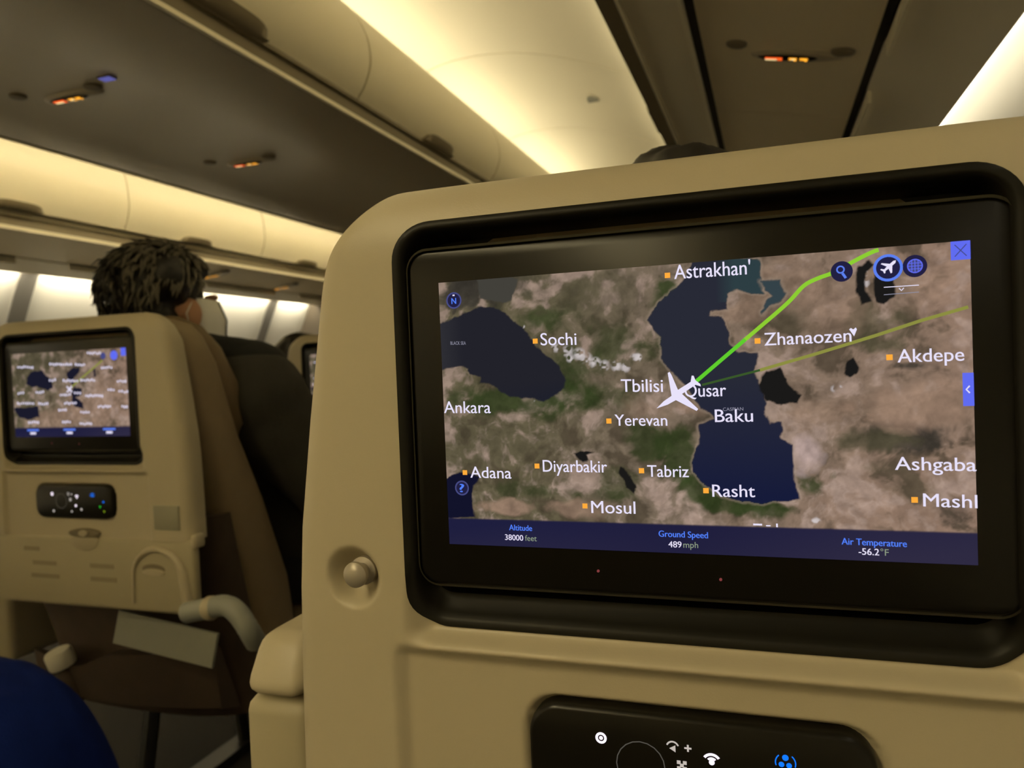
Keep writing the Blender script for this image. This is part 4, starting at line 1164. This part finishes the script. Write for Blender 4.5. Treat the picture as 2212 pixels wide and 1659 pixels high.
# ------------------------------------------------------------------ small things
mb = MB(); mb.box(-0.112, 0.112, -0.003, 0.003, -0.030, 0.030)
o = mb.build('brochure', M['paper'], loc=(-1.055, 1.088, EYE - 0.470), smooth=False)
o.rotation_euler = (math.radians(-10), math.radians(7), 0)
prop(o, 'pale grey brochure standing in the dark seat pocket under the left tray table', 'brochure')
t = thing('water_bottle', (-1.322, 1.132, EYE - 0.628), 'bottle with a white cap leaning in the left seat pocket', 'bottle')
mb = MB(); mb.lathe([(0.020, 0.0), (0.024, 0.008), (0.024, 0.045), (0.020, 0.06), (0.014, 0.07), (0.013, 0.078)], (0, 0, 0), 24, axis='z'); mb.build('bottle_body', M['pocket'], t)
mb = MB(); mb.lathe([(0.024, 0.076), (0.0255, 0.080), (0.0255, 0.104), (0.023, 0.109), (0.0, 0.110)], (0, 0, 0), 24, axis='z'); mb.build('bottle_cap', M['white'], t)
t.rotation_euler = (math.radians(14), math.radians(-10), 0)

# dark blue blanket heaped across the aisle, falling from a ridge to the floor
def blanket():
    nx, ny = 56, 56
    from mathutils import noise as nz
    vs = []; fs = []
    for i in range(nx + 1):
        for j in range(ny + 1):
            x, y = -1 + 2 * i / nx, -1 + 2 * j / ny
            r = (abs(x) ** 3 + abs(y) ** 3) ** (1 / 3)
            h = max(0.0, 1 - r ** 5) ** 0.6
            X = -1.11 + 0.25 * x * (1.0 - 0.12 * (1 - h))
            Y = 0.72 + 0.24 * y
            top = EYE - 0.412 + 0.03 * (1 - abs(x + 0.5)) - 0.06 * max(0, x) ** 1.6 - 0.02 * abs(y)
            q = Vector((X * 9, Y * 9, 0))
            Z = top * h + 0.012 * nz.noise(q) * h + 0.006 * nz.noise(q * 3) * h
            k = 0.012 * math.sin(14 * math.atan2(y, x)) * (1 - h)
            vs.append((X + k * x, Y + k * y, max(Z, 0.002)))
    for i in range(nx):
        for j in range(ny):
            a = i * (ny + 1) + j
            fs.append((a, a + ny + 1, a + ny + 2, a + 1))
    mb = MB(); mb.add(vs, fs)
    o = mb.build('blanket', M['blue'], angle=180)
    return prop(o, 'dark blue blanket heaped in the lower left corner of the photo', 'blanket')
blanket()


# ------------------------------------------------------------------ people
def person(loc, head, label, hair_m, greying=False, mask=False, turn=0.0, wide=1.0, bulky=False, hs=1.0, locks=1100):
    """seated passenger; loc is the floor point under the hips, head the head centre (local)"""
    t = thing('person', loc, label, 'person', 'passengers')
    hx, hy, hz = head
    V = Vector
    hip_z = 0.59
    sh_z = hz - 0.195
    shw = 0.175 * wide
    hipc = V((0, 0.165, hip_z))
    # one continuous body: trunk, neck, head with face and ears, limbs, hands
    ct, st = math.cos(turn), math.sin(turn)
    def hd(x, y, z):
        x, y, z = x * hs, y * hs, z * hs
        return V((hx + x * ct - y * st, hy + x * st + y * ct, hz + z))
    parts = [('c', hipc + V((-0.08, 0, 0.02)), 0.105, hipc + V((0.08, 0, 0.02)), 0.105),
             ('c', hipc, 0.125, V((hx * 0.5, -0.03, sh_z - 0.10)), 0.135),
             ('c', V((hx * 0.7 - shw + 0.03, -0.02, sh_z - 0.02)), 0.065, V((hx * 0.7 + shw - 0.03, -0.02, sh_z - 0.02)), 0.065),
             ('c', V((hx * 0.8, -0.01, sh_z)), 0.062, hd(0, -0.015, -0.06), 0.056),
             ('e', hd(0, -0.012, 0.022), (0.077, 0.098, 0.092)), ('e', hd(0, 0.035, -0.045), (0.060, 0.062, 0.072)),
             ('e', hd(0, 0.060, -0.085), (0.034, 0.030, 0.028)),
             ('c', hd(0, 0.092, 0.012), 0.009, hd(0, 0.108, -0.028), 0.014),
             ('e', hd(0.030, 0.090, 0.030), (0.022, 0.012, 0.009)), ('e', hd(-0.030, 0.090, 0.030), (0.022, 0.012, 0.009)),
             ('e', hd(0, 0.092, -0.060), (0.024, 0.014, 0.009))]
    for s in (-1, 1):
        parts += [('e', hd(s * 0.080, -0.008, -0.012), (0.011, 0.021, 0.034), Matrix.Rotation(-s * 0.35, 3, 'Z')), ('e', hd(s * 0.078, -0.002, -0.038), (0.009, 0.012, 0.014)),
                  ('c', hipc + V((s * 0.10, 0.02, 0.0)), 0.088, hipc + V((s * 0.13, 0.42, 0.0)), 0.060),
                  ('c', hipc + V((s * 0.13, 0.42, 0.0)), 0.058, V((s * 0.13, 0.55, 0.09)), 0.040),
                  ('c', V((hx * 0.7 + s * shw, -0.01, sh_z - 0.03)), 0.056, V((s * (shw + 0.06), 0.15, sh_z - 0.30)), 0.042),
                  ('c', V((s * (shw + 0.06), 0.15, sh_z - 0.30)), 0.040, V((s * 0.09, 0.37, hip_z + 0.13)), 0.027)]
    hands = []
    for s in (-1, 1):                                       # relaxed hands on the thighs
        w0 = V((s * 0.09, 0.375, hip_z + 0.128))
        hands.append(('c', w0, 0.024, w0 + V((-s * 0.012, 0.065, -0.014)), 0.026))
        for q, ln in enumerate((0.062, 0.072, 0.068, 0.052)):
            b0 = w0 + V((s * (-0.033 + 0.019 * q), 0.070, -0.012)); b1 = b0 + V((0, ln * 0.55, -0.010)); b2 = b1 + V((0, ln * 0.42, -0.022))
            hands += [('c', b0, 0.0088, b1, 0.0082), ('c', b1, 0.0082, b2, 0.0070)]
        b0 = w0 + V((-s * 0.022, 0.025, -0.008)); b1 = b0 + V((-s * 0.028, 0.028, -0.008)); b2 = b1 + V((-s * 0.006, 0.028, -0.010))
        hands += [('c', b0, 0.0105, b1, 0.0095), ('c', b1, 0.0095, b2, 0.008)]
    remeshed('body', parts + hands, M['skin'], t, voxel=0.0062, smooth=3)
    # eyes
    # clothes
    c = 1.25 if bulky else 1.0
    coat = [('c', hipc + V((-0.09, -0.005, 0.05)), 0.13, hipc + V((0.09, -0.005, 0.05)), 0.13),
            ('c', hipc + V((0, 0, 0.10)), 0.15 * (1 + (c - 1) * 0.3), V((hx * 0.5, -0.02, sh_z - 0.12)), 0.158 * (1 + (c - 1) * 0.3)),
            ('c', V((hx * 0.7 - shw, -0.015, sh_z - 0.04 + (0.032 if bulky else 0))), 0.082 * c, V((hx * 0.7 + shw, -0.015, sh_z - 0.04 + (0.032 if bulky else 0))), 0.082 * c)]
    for s in (-1, 1):
        coat += [('c', V((hx * 0.7 + s * (shw + 0.01), 0.0, sh_z - 0.04)), 0.078 * c, V((s * (shw + 0.075), 0.15, sh_z - 0.30)), 0.064 * c),
                 ('c', V((s * (shw + 0.075), 0.15, sh_z - 0.30)), 0.060 * c, V((s * 0.10, 0.36, hip_z + 0.13)), 0.040)]
    remeshed('coat', coat, M['coat'], t, voxel=0.010, smooth=5, noise=(0.006, 9))
    tz = [('c', hipc + V((-0.09, 0, 0)), 0.125, hipc + V((0.09, 0, 0)), 0.125)]
    for s in (-1, 1):
        tz += [('c', hipc + V((s * 0.10, 0.02, 0.0)), 0.100, hipc + V((s * 0.13, 0.42, 0.0)), 0.072), ('c', hipc + V((s * 0.13, 0.42, 0.0)), 0.070, V((s * 0.13, 0.55, 0.12)), 0.056)]
    remeshed('trousers', tz, M['trouser'], t, voxel=0.012, smooth=4)
    for s in (-1, 1):
        remeshed('shoe', [('c', V((s * 0.13, 0.52, 0.045)), 0.043, V((s * 0.135, 0.70, 0.036)), 0.036), ('c', V((s * 0.13, 0.545, 0.05)), 0.042, V((s * 0.13, 0.545, 0.10)), 0.046)], M['shoe'], t, voxel=0.010, smooth=3)
    # collar wrapped round the neck
    col = [('c', V((hx * 0.8, -0.02, sh_z + 0.0)), 0.105, hd(0, -0.03, -0.115), 0.082)]
    if bulky:
        col += [('c', hd(0.015, -0.01, -0.115), 0.088, V((shw * 0.62, 0.0, sh_z + 0.045)), 0.070), ('c', V((hx * 0.8, -0.03, sh_z + 0.02)), 0.11, V((shw * 0.62, 0.01, sh_z + 0.035)), 0.066), ('c', V((hx * 0.8, -0.03, sh_z + 0.02)), 0.11, V((-shw * 0.62, 0.01, sh_z + 0.035)), 0.066),
                ('c', hd(0, -0.045, -0.12), 0.085, hd(-0.004, -0.055, -0.060), 0.074)]
    remeshed('collar', col, M['collar'], t, voxel=0.009, smooth=4, noise=(0.004, 14))
    # hair
    hp = [('e', hd(0, -0.026, 0.046), (0.092, 0.106, 0.090)), ('e', hd(0, -0.060, -0.020), (0.080, 0.060, 0.075)), ('e', hd(0, 0.035, 0.085), (0.070, 0.058, 0.035)),
          ('e', hd(0.062, -0.040, 0.055), (0.035, 0.060, 0.050)), ('e', hd(-0.062, -0.040, 0.050), (0.035, 0.060, 0.055))]
    hair = remeshed('hair', hp, M[hair_m], t, voxel=0.0075, smooth=3, noise=(0.009, 22))
    # locks: short tapering tufts combed back over the hair
    rs = random.Random(5)
    mb = MB()
    for _ in range(locks):
        th = rs.uniform(0, 2 * math.pi); ph = rs.uniform(-0.45, 1.45)
        n = V((math.cos(th) * math.cos(ph), math.sin(th) * math.cos(ph), math.sin(ph)))
        if n.y > 0.35 and n.z < 0.55: continue
        if n.y > -0.45 and n.z < 0.12: continue
        p = V((n.x * 0.097, n.y * 0.110 - 0.024, n.z * 0.099 + 0.034))
        tg = V((n.x * 0.5 + rs.uniform(-0.4, 0.4), -0.5, -0.75)); tg = (tg - n * tg.dot(n)).normalized()
        l = rs.uniform(0.02, 0.045)
        pts = [hd(*(p - n * 0.004)), hd(*(p + n * 0.003 + tg * l * 0.5)), hd(*(p + n * rs.uniform(-0.001, 0.006) + tg * l))]
        mb.tube(pts, 0.004, 5, rs=[0.0040, 0.0030, 0.0005], mi=1 if greying and n.x + 0.45 * n.z + rs.uniform(-0.4, 0.4) > 0.38 else 0)
    if greying:                                             # wisps standing off on the left
        for a, b, l in ((-0.2, 0.10, 0.035), (-0.1, 0.02, 0.045), (0.1, -0.02, 0.05), (0.05, 0.05, 0.04), (-0.15, 0.06, 0.035)):
            pts = [hd(-0.088, -0.03 + a * 0.1, b), hd(-0.088 - l * 0.6, -0.045 + a * 0.1, b + 0.008), hd(-0.09 - l, -0.07, b - 0.004)]
            mb.tube(pts, 0.002, 5, rs=[0.004, 0.002, 0.0006])
    if locks: mb.build('hair_locks', [M[hair_m], M['hair_grey']], hair, angle=180)
    for s in (-1, 1):
        mb = MB()
        q = hd(s * 0.030, 0.094, 0.022)
        mb.lathe([(0.0001, -0.009), (0.007, -0.006), (0.0095, 0.0), (0.007, 0.006), (0.0001, 0.009)], q, 12)
        mb.build('eye', M['white'], t)
    if mask:
        mb = MB(); n = 16; vs = []; fs = []
        rows = ((0.022, 0.072, 0.122), (-0.018, 0.079, 0.142), (-0.058, 0.076, 0.140), (-0.100, 0.060, 0.108))
        for z, rx, ry in rows:
            for j in range(n + 1):
                a = math.radians(8 + 164 * j / n)
                vs.append(hd(rx * math.cos(a), ry * math.sin(a) - 0.006, z))
        for i in range(len(rows) - 1):
            for j in range(n): fs.append((i * (n + 1) + j, i * (n + 1) + j + 1, (i + 1) * (n + 1) + j + 1, (i + 1) * (n + 1) + j))
        mb.add(vs, fs)
        mo = mb.build('face_mask', M['mask'], t, angle=180)
        sd = mo.modifiers.new('thickness', 'SOLIDIFY'); sd.thickness = 0.003
        for s in (-1, 1):
            mb = MB()
            mb.tube([hd(s * 0.072, 0.010, 0.010), hd(s * 0.083, -0.012, 0.012), hd(s * 0.086, -0.030, -0.012), hd(s * 0.080, -0.014, -0.050), hd(s * 0.060, 0.012, -0.085)], 0.0014, 6)
            mb.build('ear_loop', M['mask'], mo)
        mb = MB(); mb.tube([hd(rx * math.cos(math.radians(a)), ry * math.sin(math.radians(a)) - 0.0035, z) for z, rx, ry, a in ((0.022, 0.072, 0.122, 62), (-0.018, 0.079, 0.142, 66), (-0.058, 0.076, 0.140, 66), (-0.100, 0.060, 0.108, 60))], 0.0035, 6)
        mb.build('mask_seam', M['maskedge'], mo)
    return t


person((-1.155, 1.345, 0), (-0.115, 0.02, 1.153), 'person with dark greying hair and white face mask in a charcoal coat', 'hair_dark', greying=True, mask=True, wide=1.27, bulky=True, turn=-0.10, hs=1.10)
person((-0.065, 0.80, 0), (-0.01, -0.02, 1.066), 'person with dark hair, only the top of the head rising above the near seat', 'hair_dark', locks=0)
person((-1.30, 2.36, 0), (-0.25, -0.05, 1.010), 'person with dark hair mostly hidden beside the farthest seat corner', 'hair_dark', locks=0)
